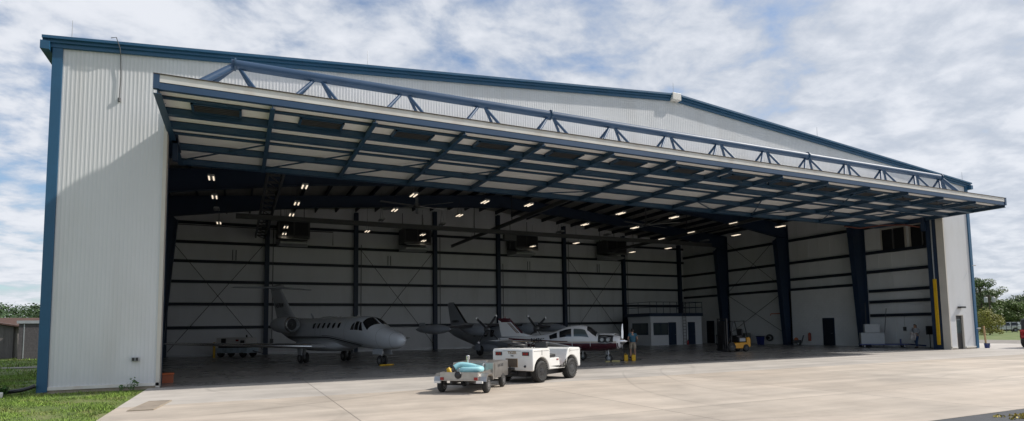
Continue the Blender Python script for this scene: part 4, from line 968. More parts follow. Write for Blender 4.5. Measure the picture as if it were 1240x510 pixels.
b = MB(); b.box(-1.526,-1.518,-.36,.40,1.045,1.055); b.box(-.98,-.96,-.826,-.816,.90,1.06); b.box(-1.45,-.55,-.826,-.816,1.035,1.043); b.box(.84,.85,-.826,-.816,.93,1.06); b.box(.85,1.5,-.826,-.816,.985,.993); b.build('panel_seam', M_drk2, tug, smooth=0)
b = MB(); b.lathe([(.04,-.02),(.04,.02)], 10, T(-1.525,-.52,.55, rz=R(90))); b.build('socket', M_blackm, tug)
b = MB(); b.box(-1.72,-1.45,-.10,.10,.42,.50); b.box(-1.72,-1.45,-.10,.10,.30,.36); b.box(-1.50,-1.45,-.14,.14,.26,.58); b.tube([(-1.66,0,.28),(-1.66,0,.58)], .025, 8); b.build('hitch', M_blackm, tug, smooth=0, bevel=.01)
b = MB(); b.box(-.34,.13,-.68,-.16,.79,.90); so_ = b.build('seat', M_blackm, tug, bevel=.03); b = MB(); b.box(-.45,-.33,-.66,-.18,.86,1.32, None); b.build('backrest', M_blackm, tug, bevel=.04)
b = MB(); b.box(-.34,.13,.16,.68,.79,.90); b.build('seat', M_blackm, tug, bevel=.03); b = MB(); b.box(-.45,-.33,.18,.66,.86,1.32); b.build('backrest', M_blackm, tug, bevel=.04)
b = MB(); n = 20
b.tube([(.36+.06*math.sin(2*math.pi*k/n), .38+.17*math.cos(2*math.pi*k/n), 1.12+.16*math.sin(2*math.pi*k/n)) for k in range(n+1)], .016, 6, caps=False); b.tube([(.45,.38,1.0),(.30,.38,1.12)], .02, 6); b.tube([(.30,.21,1.12),(.30,.55,1.12)], .012, 6); b.build('steering_wheel', M_blackm, tug)
b = MB(); b.tube([(-1.0,.35,1.18),(-.85,.62,1.22),(-.55,.55,1.26),(-.45,.25,1.22),(-.7,.05,1.20),(-.95,.15,1.24),(-1.0,.4,1.27),(-.7,.58,1.30),(-.5,.35,1.28)], .045, 8); o = b.build('rubber_strap', M_blackm, smooth=50)
o.location = tug.location; o.rotation_euler.z = TH; tag(o, 'coil of thick black strap lying on top of the white tow tractor', 'strap')
b = MB(); b.box(.16,.50,-.80,-.30,.465,.48); b.box(-.06,.06,-.835,-.82,.70,.74); b.build('step_plate', M_redl, tug, smooth=0)
b = MB(); b.box(1.60,1.63,-.75,.75,.46,.62); b.build('bumper', M_blackm, tug, smooth=0, bevel=.01)

# ------------------------------------------------------------------ stainless service cart
CH = math.atan2(.76, .65)
ct = thing('service_cart', 'small stainless steel service cart coupled behind the white tow tractor', 'cart', (11.42,-6.95,.004), CH)
b = MB(); b.box(-.42,.76,-.56,.56,.36,.40); b.box(-.42,-.39,-.56,.56,.40,.60); b.box(-.39,.76,-.56,-.53,.40,.60); b.box(-.39,.76,.53,.56,.40,.60); cb_ = b.build('tray', M_stain, ct, smooth=0, bevel=.006)
b = MB(); b.box(.78,2.34,-.64,.64,.32,.80); b.build('tank_cabinet', M_stain, ct, smooth=0, bevel=.012)
b = MB(); b.box(.765,.78,-.5,.5,.42,.78); b.box(.86,2.26,-.652,-.64,.38,.76); b.box(1.10,1.30,-.30,.30,.80,.83); b.build('hatch', M_stain, ct, smooth=0)
text('lettering', 'LAV CART', .13, M_drk2, ct, T(1.47,-.655,.64) @ UPR, ext=.002)
for s in (-1, 1):
    b = MB(); b.prism([(-.34,.34),(-.30,.47),(-.18,.55),(.18,.55),(.30,.47),(.34,.34),(.30,.34),(.27,.44),(.16,.51),(-.16,.51),(-.27,.44),(-.30,.34)], s*.67-.11, s*.67+.11); b.build('fender', M_stain, ct, smooth=0)
    wheel_into(ct, (0, s*.67, .23), .23, .16, 0, M_steel); wheel_into(ct, (1.72, s*.62, .21), .21, .14, 0, M_steel)
    b = MB(); b.box(-.445,-.42,s*.50-.05,s*.50+.05,.38,.46); b.build('tail_lamp', M_redl, ct, smooth=0)
    b = MB(); b.box(-.50,-.42,s*.62-.09,s*.62+.09,.30,.36); b.build('bumper_plate', M_white, ct, smooth=0)
b = MB(); b.tube([(0,-.67,.23),(0,.67,.23)], .03, 8); b.tube([(1.72,-.62,.21),(1.72,.62,.21)], .03, 8); b.box(-.38,1.9,-.28,-.22,.26,.36); b.box(-.38,1.9,.22,.28,.26,.36); b.build('frame', M_blackm, ct, smooth=0)
b = MB(); b.tube([(2.3,-.25,.34),(2.62,0,.38),(2.95,-.12,.40)], .03, 8); b.tube([(2.3,.25,.34),(2.62,0,.38)], .03, 8); dbar = b.build('drawbar', M_yellow, ct)
b = MB(); b.lathe([(.05,-.03),(.065,-.02),(.065,.02),(.05,.03)], 14, T(-.455,.02,.52, rz=R(90))); b.lathe([(.095,-.02),(.105,0),(.095,.02)], 16, T(-.435,.02,.52, rz=R(90))); b.build('drain_port', M_blackm, ct)
b = MB(); b.tube([(.66,.12,.40),(.66,.12,.92)], .045, 10); b.lathe([(.065,0),(.065,.10),(.05,.12)], 12, T(.66,.12,.90, rx=R(90))); b.build('filler_pipe', M_polish, ct)
b = MB(); b.tube([(.65,-.35,.40),(.65,-.35,.72),(.7,-.35,.76),(.78,-.35,.76)], .022, 8); b.lathe([(.06,0),(.06,.2),(.03,.26)], 12, T(.45,.33,.41, rx=R(90))); b.build('fitting', M_galv, ct)
b = MB(); b.lathe([(.055,-.1),(.07,0),(.055,.1)], 12, T(-.05,.42,.60, rx=R(60))); b.tube([(-.12,.50,.50),(0,.38,.66)], .05, 10); b.build('valve', M_yellow, ct)
b = MB(); b.tube([(-.02,.40,.58),(.09,.31,.69)], .075, 12); b.build('hose_coupling', M_blackm, ct)
def spl(pts, n=10):
    out = []; P = [Vector(p) for p in pts]
    for i in range(len(P)-1):
        a, b_, c, d = P[max(i-1,0)], P[i], P[i+1], P[min(i+2,len(P)-1)]
        for k in range(n):
            t = k/n; out.append(.5*((2*b_)+(c-a)*t+(2*a-5*b_+4*c-d)*t*t+(3*b_-a-3*c+d)*t**3))
    return out+[P[-1]]
pts = spl([(.08,.32,.68),(.16,.18,.76),(.22,-.08,.74),(.24,-.32,.68),(.06,-.50,.66),(-.14,-.48,.66),(-.22,-.22,.65),(-.18,-.02,.64),(-.05,-.02,.60),(.10,-.20,.58),(.42,-.36,.55),(.70,-.2,.54)])
b = MB(); b.tube(pts, [.082+.006*(i % 2) for i in range(len(pts))], 12); o = b.build('drain_hose', M_hose, smooth=70); o.location = ct.location; o.rotation_euler.z = CH
tag(o, 'thick pale blue hose looped on top of the stainless cart', 'hose')

# ------------------------------------------------------------------ forklift
fk = thing('forklift', 'yellow forklift with black mast parked by the office', 'forklift', (36.40,7.34,.004), R(174), None, 1.0)
b = MB(); b.prism([(-.82,.30),(-.70,.22),(.70,.22),(.74,.40),(.50,.48),(.25,.60),(-.82,.64)], -.46, .46); b.build('body', M_fork, fk, bevel=.03, smooth=30)
b = MB(); b.box(-.66,-.05,-.42,.42,.64,.98); b.build('hood', M_blackm, fk, bevel=.03)
b = MB(); b.prism([(-.98,.36),(-.90,.28),(-.66,.30),(-.66,.94),(-.86,.98),(-.98,.88)], -.50, .50); b.build('counterweight', M_fork, fk, bevel=.05, smooth=30)
for s in (-1, 1): b = MB(); b.box(-.58,-.12,s*.43-.008,s*.43+.008,.70,.90); b.build('panel_sign', M_machine, fk, smooth=0)
b = MB(); b.box(-.50,.02,-.28,.28,.98,1.10); b.box(-.58,-.46,-.26,.26,1.08,1.55); b.build('seat', M_blackm, fk, bevel=.04)
b = MB()
for s in (-1, 1):
    b.tube([(.62,s*.45,.5),(.45,s*.45,2.05),(-.50,s*.45,2.08),(-.74,s*.45,.95)], .035, 8)
for k in range(6): b.tube([(.40-k*.2,-.45,2.06),(.40-k*.2,.45,2.06)], .02, 6)
b.build('overhead_guard', M_blackm, fk)
b = MB()
for s in (-1, 1): b.box(.88,.98,s*.42-.06,s*.42+.06,.06,2.26); b.box(.99,1.06,s*.32-.05,s*.32+.05,.06,2.05)
for z in (.25,1.1,2.19): b.box(.90,1.0,-.34,.34,z,z+.07)
b.tube([(.92,0,.2),(.92,0,1.9)], .04, 8); b.box(.91,.95,-.36,.36,  .1,2.1); b.box(1.0,1.04,-.28,.28,.2,2.0); b.build('mast', M_blackm, fk, smooth=0)
b = MB(); b.box(1.06,1.11,-.48,.48,.12,.20); b.box(1.06,1.11,-.48,.48,.48,.56)
for k in range(7): b.box(1.07,1.10,-.45+k*.145,-.42+k*.145,.56,1.15)
b.box(1.06,1.11,-.48,.48,1.12,1.16); b.build('carriage', M_blackm, fk, smooth=0)
for s in (-1, 1): b = MB(); b.box(1.11,1.16,s*.25-.06,s*.25+.06,.06,.56); b.box(1.11,2.1,s*.25-.06,s*.25+.06,.05,.09); b.build('fork', M_blackm, fk, smooth=0)
for s in (-1, 1): wheel_into(fk, (.62, s*.45, .33), .33, .24, 0, M_drk2); wheel_into(fk, (-.60, s*.42, .25), .25, .2, 0, M_drk2)
b = MB(); n = 16; b.tube([(.22+.05*math.sin(2*math.pi*k/n), .15*math.cos(2*math.pi*k/n), 1.22+.13*math.sin(2*math.pi*k/n)) for k in range(n+1)], .015, 6, caps=False); b.tube([(.42,0,.7),(.22,0,1.2)], .03, 6); b.build('steering_wheel', M_blackm, fk)

# ------------------------------------------------------------------ ground power unit, bollard and other floor things
gp = thing('ground_power_unit', 'white and pale blue ground power cart behind the jet wing', 'power unit', (5.55,24.95,.004), R(-40))
b = MB(); b.box(-1.35,1.35,-.62,.62,.30,.68); b.build('chassis', M_bluec, gp, bevel=.03, smooth=0)
b = MB(); b.box(-1.35,1.25,-.58,.58,.84,1.42); b.build('canopy', M_white, gp, bevel=.04, smooth=0)
b = MB(); b.box(-1.2,1.1,-.52,.52,.68,.84); b.build('engine_bay', M_dark, gp, smooth=0)
b = MB(); b.box(.75,1.1,-.60,-.583,.96,1.22); b.box(-.9,-.5,-.60,-.583,.92,1.36); b.build('access_panel', M_blackm, gp, smooth=0)
b = MB(); b.box(.35,.6,-.60,-.583,1.16,1.28); b.build('warning_plate', M_redl, gp, smooth=0)
b = MB(); b.lathe([(.06,0),(.06,.16),(.02,.2)], 10, T(.8,0,1.42, rx=R(90))); b.build('beacon', M_blackm, gp)
for x in (-.95,.95):
    for s in (-1, 1): wheel_into(gp, (x, s*.52, .30), .30, .2, 0, M_drk2)
b = MB(); b.tube([(1.35,0,.45),(2.2,0,.25)], .03, 6); b.build('drawbar', M_blackm, gp)
b = MB(); b.lathe([(.085,0),(.085,1.05),(.06,1.11)], 14, T(4.05,24.6,0, rx=R(90))); tag(b.build('bollard', M_yellow), 'yellow steel bollard beside the ground power cart', 'bollard')
t = thing('brick_block', 'small orange brown block just inside the left door jamb', 'block', (3.22,2.05,.004), R(10)); 
b = MB(); b.box(-.22,.22,-.18,.18,0,.30); b.build('crate_body', mat('terracotta', (.30,.09,.045), .8), t, bevel=.02); b = MB(); b.box(-.24,.24,-.20,.20,.30,.36); b.build('lid', M_orange, t, bevel=.01)
t = thing('trash_bin', 'blue plastic bin with black lid against the block wall', 'bin', (48.9,16.4,.004), 0, None, .72)
b = MB(); b.loft([[(c*.28, s_*.28, 0) for c, s_ in ((-1,-1),(1,-1),(1,1),(-1,1))], [(c*.36, s_*.36, 1.0) for c, s_ in ((-1,-1),(1,-1),(1,1),(-1,1))]]); b.build('bin_body', M_blueb, t, bevel=.03, smooth=0); b = MB(); b.box(-.40,.40,-.40,.40,1.0,1.10); b.build('lid', M_blackm, t, bevel=.03, smooth=0)
t = thing('pressure_washer', 'small yellow and black pressure washer at the foot of a column', 'washer', (49.35,12.9,.004), R(120))
b = MB(); b.box(-.3,.35,-.22,.22,.15,.45); b.build('engine', M_blackm, t, bevel=.03); b = MB(); b.lathe([(.15,-.2),(.17,0),(.15,.2)], 14, T(.05,0,.5)); b.build('tank', M_orange, t); b = MB(); b.tube([(-.35,-.2,.2),(-.55,-.2,.85),(-.55,.2,.85),(-.35,.2,.2)], .02, 6); b.build('handle', M_blackm, t)
for s in (-1, 1): wheel_into(t, (-.15, s*.28, .15), .15, .08)
t = thing('wall_extinguisher', 'orange red extinguisher hung on the white block wall beside the inner door', 'extinguisher', (BX-.13,12.45,.35))
b = MB(); b.lathe([(.11,0),(.12,.04),(.12,.60),(.04,.72)], 14, T(rx=R(90))); b.build('cylinder', mat('extinguisher_red', (.36,.06,.03), .4), t); b = MB(); b.tube([(0,-.02,.72),(0,-.12,.66),(0,-.13,.2)], .02, 6); b.build('hose', M_blackm, t)
t = thing('hose_reel', 'grey hose reel with loose coils low on the block wall', 'hose reel', (BX-.16,16.75,.6))
b = MB()
for k in range(4): b.tube([(-.02*k, -.1+.30*math.cos(a)*(1.3-.1*k), .0+.26*math.sin(a)*(1.1-.1*k)) for a in np.linspace(0, 2*math.pi, 21)], .035, 6, caps=False)
b.build('coil', M_drk2, t); b = MB(); b.lathe([(.12,-.02),(.12,.16)], 12, T(0,0,0, rz=R(90))); b.build('drum', M_blackm, t)
t = thing('swing_bracket', 'orange swing arm bracket on the block wall beside a column', 'bracket', (BX-.03,15.3,2.75)); b = MB(); b.box(-.06,0,-.12,.12,-.15,.25); b.build('wall_plate', M_machine, t, smooth=0); b = MB(); b.bar((-.06,0,.05),(-.5,.75,.05),.06,.08); b.bar((-.5,.75,.05),(-.52,.8,-.12),.05,.05); b.build('arm', M_orange, t, smooth=0)
t = thing('floor_cabinet', 'greenish grey low cabinet by the block wall behind the forklift', 'cabinet', (49.2,18.6,.004)); b = MB(); b.box(-.35,.35,-.5,.5,.05,1.05); b.build('cabinet_body', mat('green_grey_paint', (.14,.17,.16), .5), t, bevel=.02)
for y in (-.25,.25): b = MB(); b.box(-.37,-.352,y-.22,y+.22,.1,1.0); b.build('door', M_drk2, t, smooth=0)
t = thing('tool_trolley', 'blue flat trolley carrying pale boxes by the last column', 'trolley', (49.0,5.0,.004), R(-48))
b = MB(); b.box(-1.7,1.4,-.55,.55,.20,.27); b.build('deck', M_blueb, t, smooth=0); b = MB(); b.tube([(1.4,0,.24),(2.5,0,.12)], .05, 8); b.box(.9,1.0,-.06,.06,.27,.62); b.build('drawbar', M_blueb, t)
for x in (-1.4, 1.1):
    for s in (-1, 1): wheel_into(t, (x, s*.42, .11), .11, .08)
b = MB(); b.box(-.75,.75,-.42,.42,0,.80); b.box(-.77,.77,-.44,.44,.80,.83); o = b.build('pale_case', M_machine, bevel=.02, smooth=0); o.location = (48.45,5.65,.275); o.rotation_euler.z = R(-48); tag(o, 'large pale equipment case on the blue trolley', 'case')
b = MB(); b.box(-.48,.48,-.34,.34,0,.60); b.box(-.50,.50,-.36,.36,.60,.63); o = b.build('pale_case', M_machine, bevel=.02, smooth=0); o.location = (48.45,5.65,1.11); o.rotation_euler.z = R(-48); tag(o, 'smaller pale case stacked on the large case', 'case')
b = MB(); b.tube([(49.75,6.9,.03),(49.75,6.9,3.4)], .03, 6); tag(b.build('standing_pole', M_drk2), 'thin grey pole standing behind the pale cases by the wall', 'pole')
b = MB(); b.tube([(49.7,5.6,.03),(49.95,5.4,2.9)], .022, 6); tag(b.build('leaning_pole', M_drk2), 'thin pole leaning on the wall behind the pale cases', 'pole')
t = thing('monitor_stand', 'dark screen on a floor stand just inside the right door jamb', 'screen', (49.45,2.15,.004), R(95)); b = MB(); b.box(-.25,.25,-.3,.3,0,.04); b.tube([(0,0,.04),(0,0,1.3)], .035, 8); b.build('stand', M_blackm, t, smooth=0)
b = MB(); b.box(-.03,.04,-.42,.42,.95,1.55); b.build('screen', M_dark, t, bevel=.01, smooth=0)
t = thing('wall_phone', 'small grey control box on the liner wall behind the walking person', 'control box', (W-.16,4.6,1.35)); b = MB(); b.box(-.1,0,-.1,.1,-.14,.14); b.build('housing', M_drk2, t, bevel=.01); b = MB(); b.tube([(-.03,0,.14),(-.03,0,1.1)], .015, 6); b.build('conduit', M_galv, t)
t = thing('broom_bucket', 'dark blue bucket outside the right corner of the hangar', 'bucket', (51.75,-.15,.004), 0, None, .68); b = MB(); b.loft([[(r_*math.cos(a), r_*math.sin(a), z) for a in np.linspace(0, 2*math.pi, 20, endpoint=False)] for r_, z in ((.20,0),(.25,.44),(.265,.44),(.265,.48),(.235,.48),(.20,.06))], caps=False); b.add([(.2*math.cos(a), .2*math.sin(a), .01) for a in np.linspace(0, 2*math.pi, 20, endpoint=False)], [tuple(range(20))]); b.build('bucket_body', M_blueb, t); b = MB(); b.tube([(-.255,0,.46),(-.26,-.1,.35),(0,-.27,.28),(.26,-.1,.35),(.255,0,.46)], .008, 6); b.build('handle', M_galv, t); b = MB(); b.box(-.06,.06,-.262,-.252,.14,.3); b.build('sticker', M_machine, t, smooth=0)
b = MB(); b.bar((51.75,-.10,.05),(51.70,-.06,1.5),.09,.09); tag(b.build('wooden_post', M_wood, bevel=.01), 'pale wooden post standing in the blue bucket', 'post')
b = MB(); M = T(3.62,-5.60,.012, rz=R(-6)); b.box(-.24,.24,-.95,.95,0,.015,M); o = b.build('utility_hatch', mat('weathered_hatch', (.30,.25,.20), .8, var=.3, vscale=3), smooth=0); tag(o, 'weathered flat utility hatch set in the concrete near the grass', 'hatch')
b = MB(); b.box(-.27,-.24,-.98,.98,-.004,.02,M); b.box(.24,.27,-.98,.98,-.004,.02,M); b.box(-.24,.24,-.98,-.95,-.004,.02,M); b.box(-.24,.24,.95,.98,-.004,.02,M); b.build('hatch_frame', M_found, o, smooth=0)
# black hose and white box on the grass at the left corner
b = MB(); b.tube(spl([(-.05,-.15,.25),(-.3,-.2,.16),(-.7,-.1,.10),(-1.3,.1,.08),(-2.2,.0,.07),(-3.4,.2,.06),(-5,.1,.06)]), .06, 8); tag(b.build('drain_pipe', M_blackm), 'black corrugated drain pipe on the grass at the left corner', 'pipe')
t = thing('concrete_marker', 'small white marker block lying on the grass at the left edge', 'marker', (-1.05,-.75,-.03), R(15)); b = MB(); b.box(-.38,.38,-.2,.2,0,.16); b.build('marker_body', M_edge, t, bevel=.02)

# ------------------------------------------------------------------ people
def skin_mesh(nodes, edges, root=0, sub=2):
    me = bpy.data.meshes.new('tmp'); me.from_pydata([n[0] for n in nodes], edges, []); o = bpy.data.objects.new('tmp', me); COL.objects.link(o)
    m = o.modifiers.new('skin', 'SKIN'); m.use_smooth_shade = True
    sv = me.skin_vertices[0].data
    for i, n in enumerate(nodes):
        r = n[1]; sv[i].radius = (r, r) if isinstance(r, (int, float)) else r; sv[i].use_root = (i == root)
    s = o.modifiers.new('sub', 'SUBSURF'); s.levels = sub; s.render_levels = sub
    dg = bpy.context.evaluated_depsgraph_get(); ev = o.evaluated_get(dg); m2 = ev.to_mesh()
    vs = [tuple(v.co) for v in m2.vertices]; fs = [tuple(p.vertices) for p in m2.polygons]
    ev.to_mesh_clear(); bpy.data.objects.remove(o); bpy.data.meshes.remove(me); return vs, fs
def ellip(b, c, r, n=12, m=8, cut=None, M=None):
    rings = []
    for i in range(m+1):
        t = math.pi*i/m
        if cut is not None and math.cos(t) < cut: break
        rings.append([(c[0]+r[0]*math.sin(t)*math.cos(a), c[1]+r[1]*math.sin(t)*math.sin(a), c[2]+r[2]*math.cos(t)) for a in np.linspace(0, 2*math.pi, n, endpoint=False)])
    return b.loft(rings, M=M)
def hand(b, wr, d, side, palm=(0,0,-1)):
    """palm, four curled fingers of unequal length and a thumb, along d from the wrist"""
    d = Vector(d).normalized(); p = Vector(palm); p = (p - d*p.dot(d)).normalized(); s = d.cross(p)*side; wr = Vector(wr)
    b.loft([[tuple(wr + d*t + s*(w*c1) + p*(h*c2)) for c1, c2 in ((-1,-.6),(-.5,-1),(.5,-1),(1,-.6),(1,.6),(.5,1),(-.5,1),(-1,.6))] for t, w, h in ((-.02,.024,.022),(.02,.036,.018),(.07,.042,.016),(.095,.040,.013))])
    for k, (off, ln) in enumerate(((-.031,.068),(-.010,.078),(.011,.073),(.031,.056))):
        a = wr + d*.09 + s*off; q = a + d*ln*.45 + p*ln*.12; e = q + d*ln*.28 + p*ln*.22; f = e + d*ln*.10 + p*ln*.22
        b.tube([a - d*.02, a, q, e, f], [.0095,.0095,.009,.008,.006], 6)
    a = wr + d*.025 - s*.030; b.tube([a, a - s*.025 + d*.03, a - s*.028 + d*.06 + p*.01, a - s*.022 + d*.08 + p*.02], [.012,.0115,.010,.007], 6)
def person(label, loc, rz, J, top_m, leg_m, shoe_m, shorts=False, h=1.0, longhair=False, sleeve=.55, tuck=.02):
    t = thing('person', label, 'person', loc, rz, scale=h)
    names = ['pelvis','belly','chest','neck','head','crown','hipL','kneeL','ankleL','toeL','hipR','kneeR','ankleR','toeR','shL','elL','wrL','shR','elR','wrR']
    rad = dict(pelvis=.13, belly=.125, chest=(.165,.125), neck=.055, head=(.078,.092), crown=(.055,.065), hip=.088, knee=.056, ankle=.036, toe=.032, sh=.062, el=.042, wr=.028)
    ix = {n: i for i, n in enumerate(names)}
    nodes = [(J[n], rad[n.rstrip('LR')]) for n in names]
    ed = [(0,1),(1,2),(2,3),(3,4),(4,5)]
    for s in 'LR': ed += [(0,ix['hip'+s]),(ix['hip'+s],ix['knee'+s]),(ix['knee'+s],ix['ankle'+s]),(ix['ankle'+s],ix['toe'+s]),(2,ix['sh'+s]),(ix['sh'+s],ix['el'+s]),(ix['el'+s],ix['wr'+s])]
    b = MB(); b.add(*skin_mesh(nodes, ed)); H_ = Vector(J['head'])
    hd = Vector(J.get('face', (1,0,0))).normalized(); sd = Vector((-hd.y, hd.x, 0)).normalized()
    for s in (-1, 1):
        b.tube([H_ + sd*s*.078 + Vector((0,0,.03)), H_ + sd*s*.092 + Vector((0,0,.0)), H_ + sd*s*.080 - Vector((0,0,.03))], [.012,.02,.012], 6)
    b.tube([H_ + hd*.085 + Vector((0,0,.035)), H_ + hd*.118 - Vector((0,0,.005)), H_ + hd*.085 - Vector((0,0,.012))], [.008,.015,.010], 6)
    for s, nm in ((1,'L'),(-1,'R')):
        wv = Vector(J['wr'+nm]); ev = Vector(J['el'+nm]); hand(b, wv, (wv-ev), s, J.get('palm'+nm, (-.2,-s,0)))
    bo = b.build('body', M_skin, t, smooth=80)
    b = MB()
    for s in (-1, 1): ellip(b, tuple(H_ + hd*.082 + sd*s*.032 + Vector((0,0,.022))), (.012,.014,.009))
    b.tube([H_ + hd*.088 + sd*.028 - Vector((0,0,.045)), H_ + hd*.096 - Vector((0,0,.047)), H_ + hd*.088 - sd*.028 - Vector((0,0,.045))], .006, 6); b.build('face_features', M_hair, t)
    # clothes
    def lerp(a, c, k): return tuple(Vector(a)*(1-k)+Vector(c)*k)
    wb = lerp(J['pelvis'], J['belly'], .25)
    nd = [(wb, .152),(J['belly'], .148),(J['chest'], (.185,.146)),(lerp(J['chest'],J['neck'],.72), .085)]; ee = [(0,1),(1,2),(2,3)]
    for s in 'LR':
        k = len(nd); nd += [(J['sh'+s], .083),(lerp(J['sh'+s],J['el'+s],sleeve), .068)]; ee += [(2,k),(k,k+1)]
        if sleeve >= 1: nd.append((lerp(J['el'+s],J['wr'+s],.85), .045)); ee.append((k+1,k+2))
    b = MB(); b.add(*skin_mesh(nd, ee, 1)); b.build('shirt', top_m, t, smooth=80)
    nd = [(lerp(J['pelvis'],J['belly'],.35), .148),(J['pelvis'], .155)]; ee = [(0,1)]
    for s in 'LR':
        k = len(nd); nd.append((J['hip'+s], .112)); ee.append((1,k))
        if shorts: nd += [(lerp(J['hip'+s],J['knee'+s],.55), .105),(lerp(J['hip'+s],J['knee'+s],.92), .098)]; ee += [(k,k+1),(k+1,k+2)]
        else: nd += [(J['knee'+s], .075),(lerp(J['knee'+s],J['ankle'+s],.6), .062),(lerp(J['knee'+s],J['ankle'+s],.97), .06)]; ee += [(k,k+1),(k+1,k+2),(k+2,k+3)]
    b = MB(); b.add(*skin_mesh(nd, ee, 1)); b.build('shorts' if shorts else 'trousers', leg_m, t, smooth=80)
    for s in 'LR':
        a = Vector(J['ankle'+s]); e = Vector(J['toe'+s]); d = (e-a); d.z = 0; d.normalize(); r_ = Vector((-d.y, d.x, 0)); base = a - d*.06; z0 = a.z-.08
        b = MB(); rings = []
        for u, w_, hh in ((0,.030,.075),(.05,.040,.10),(.13,.042,.085),(.20,.047,.06),(.255,.035,.045),(.27,.012,.03)):
            c = base + d*u; rings.append([tuple(Vector((c.x,c.y,z0)) + r_*(w_*q) + Vector((0,0,hh*zq))) for q, zq in ((-1,0),(1,0),(1,.5),(.55,1),(-.55,1),(-1,.5))])
        b.loft(rings); b.build('shoe', shoe_m, t, smooth=50)
    b = MB(); ellip(b, tuple(H_ - hd*.012 + Vector((0,0,.035))), (.102,.098,.098), 16, 10, .05)
    ellip(b, tuple(H_ - hd*.045 + Vector((0,0,.0))), (.072,.088,.085), 14, 10)
    if longhair: b.tube([H_ - hd*.08 + Vector((0,0,.05)), H_ - hd*.13, H_ - hd*.12 - Vector((0,0,.12)), H_ - hd*.10 - Vector((0,0,.22))], [.045,.055,.045,.015], 8)
    b.build('hair', M_hair, t, smooth=70); return t
JA = dict(pelvis=(0,0,.93), belly=(.01,0,1.08), chest=(.0,0,1.29), neck=(.01,0,1.49), head=(.03,0,1.61), crown=(.02,0,1.69), face=(1,0,-.25),
          hipL=(0,.095,.88), kneeL=(.04,.12,.48), ankleL=(-.02,.13,.085), toeL=(.13,.16,.035), hipR=(0,-.095,.88), kneeR=(.02,-.12,.48), ankleR=(-.06,-.13,.085), toeR=(.09,-.16,.035),
          shL=(-.01,.19,1.41), elL=(-.03,.27,1.13), wrL=(.20,.20,1.06), shR=(-.01,-.19,1.41), elR=(-.05,-.28,1.13), wrR=(.16,-.30,1.02))
person('person seen from behind in blue T-shirt and khaki shorts by the propeller', (26.1,4.9,.004), R(66), JA, M_teal, M_khaki, M_blackm, True, .97)
JB = dict(pelvis=(0,0,.92), belly=(.02,0,1.06), chest=(.04,0,1.26), neck=(.06,0,1.45), head=(.10,0,1.56), crown=(.10,0,1.64), face=(1,0,-.2),
          hipL=(0,.085,.87), kneeL=(.10,.09,.48), ankleL=(.10,.09,.085), toeL=(.25,.10,.035), hipR=(0,-.085,.87), kneeR=(.0,-.09,.47), ankleR=(-.14,-.09,.10), toeR=(.0,-.10,.035),
          shL=(.03,.17,1.37), elL=(-.02,.22,1.11), wrL=(.22,.16,1.04), shR=(.03,-.17,1.37), elR=(.0,-.22,1.10), wrR=(.24,-.14,1.06))
pb_ = person('person with dark hair in grey top and blue jeans carrying a white cloth', (49.35,3.0,.004), R(172), JB, M_greyc, M_jeans, M_blackm, False, 1.0, True, 1.0)
b = MB(); b.grid(lambda u, v: (.27+.05*math.sin(u*9)+.04*math.cos(v*7), -.20+.40*u, 1.10-.52*v+.05*math.sin(u*6)), 10, 10); o = b.build('white_cloth', M_cloth, smooth=60, fix=False); md = o.modifiers.new('s','SOLIDIFY'); md.thickness = .03
o.location = pb_.location; o.rotation_euler.z = R(172); tag(o, 'crumpled white cloth held by the person in jeans', 'cloth')

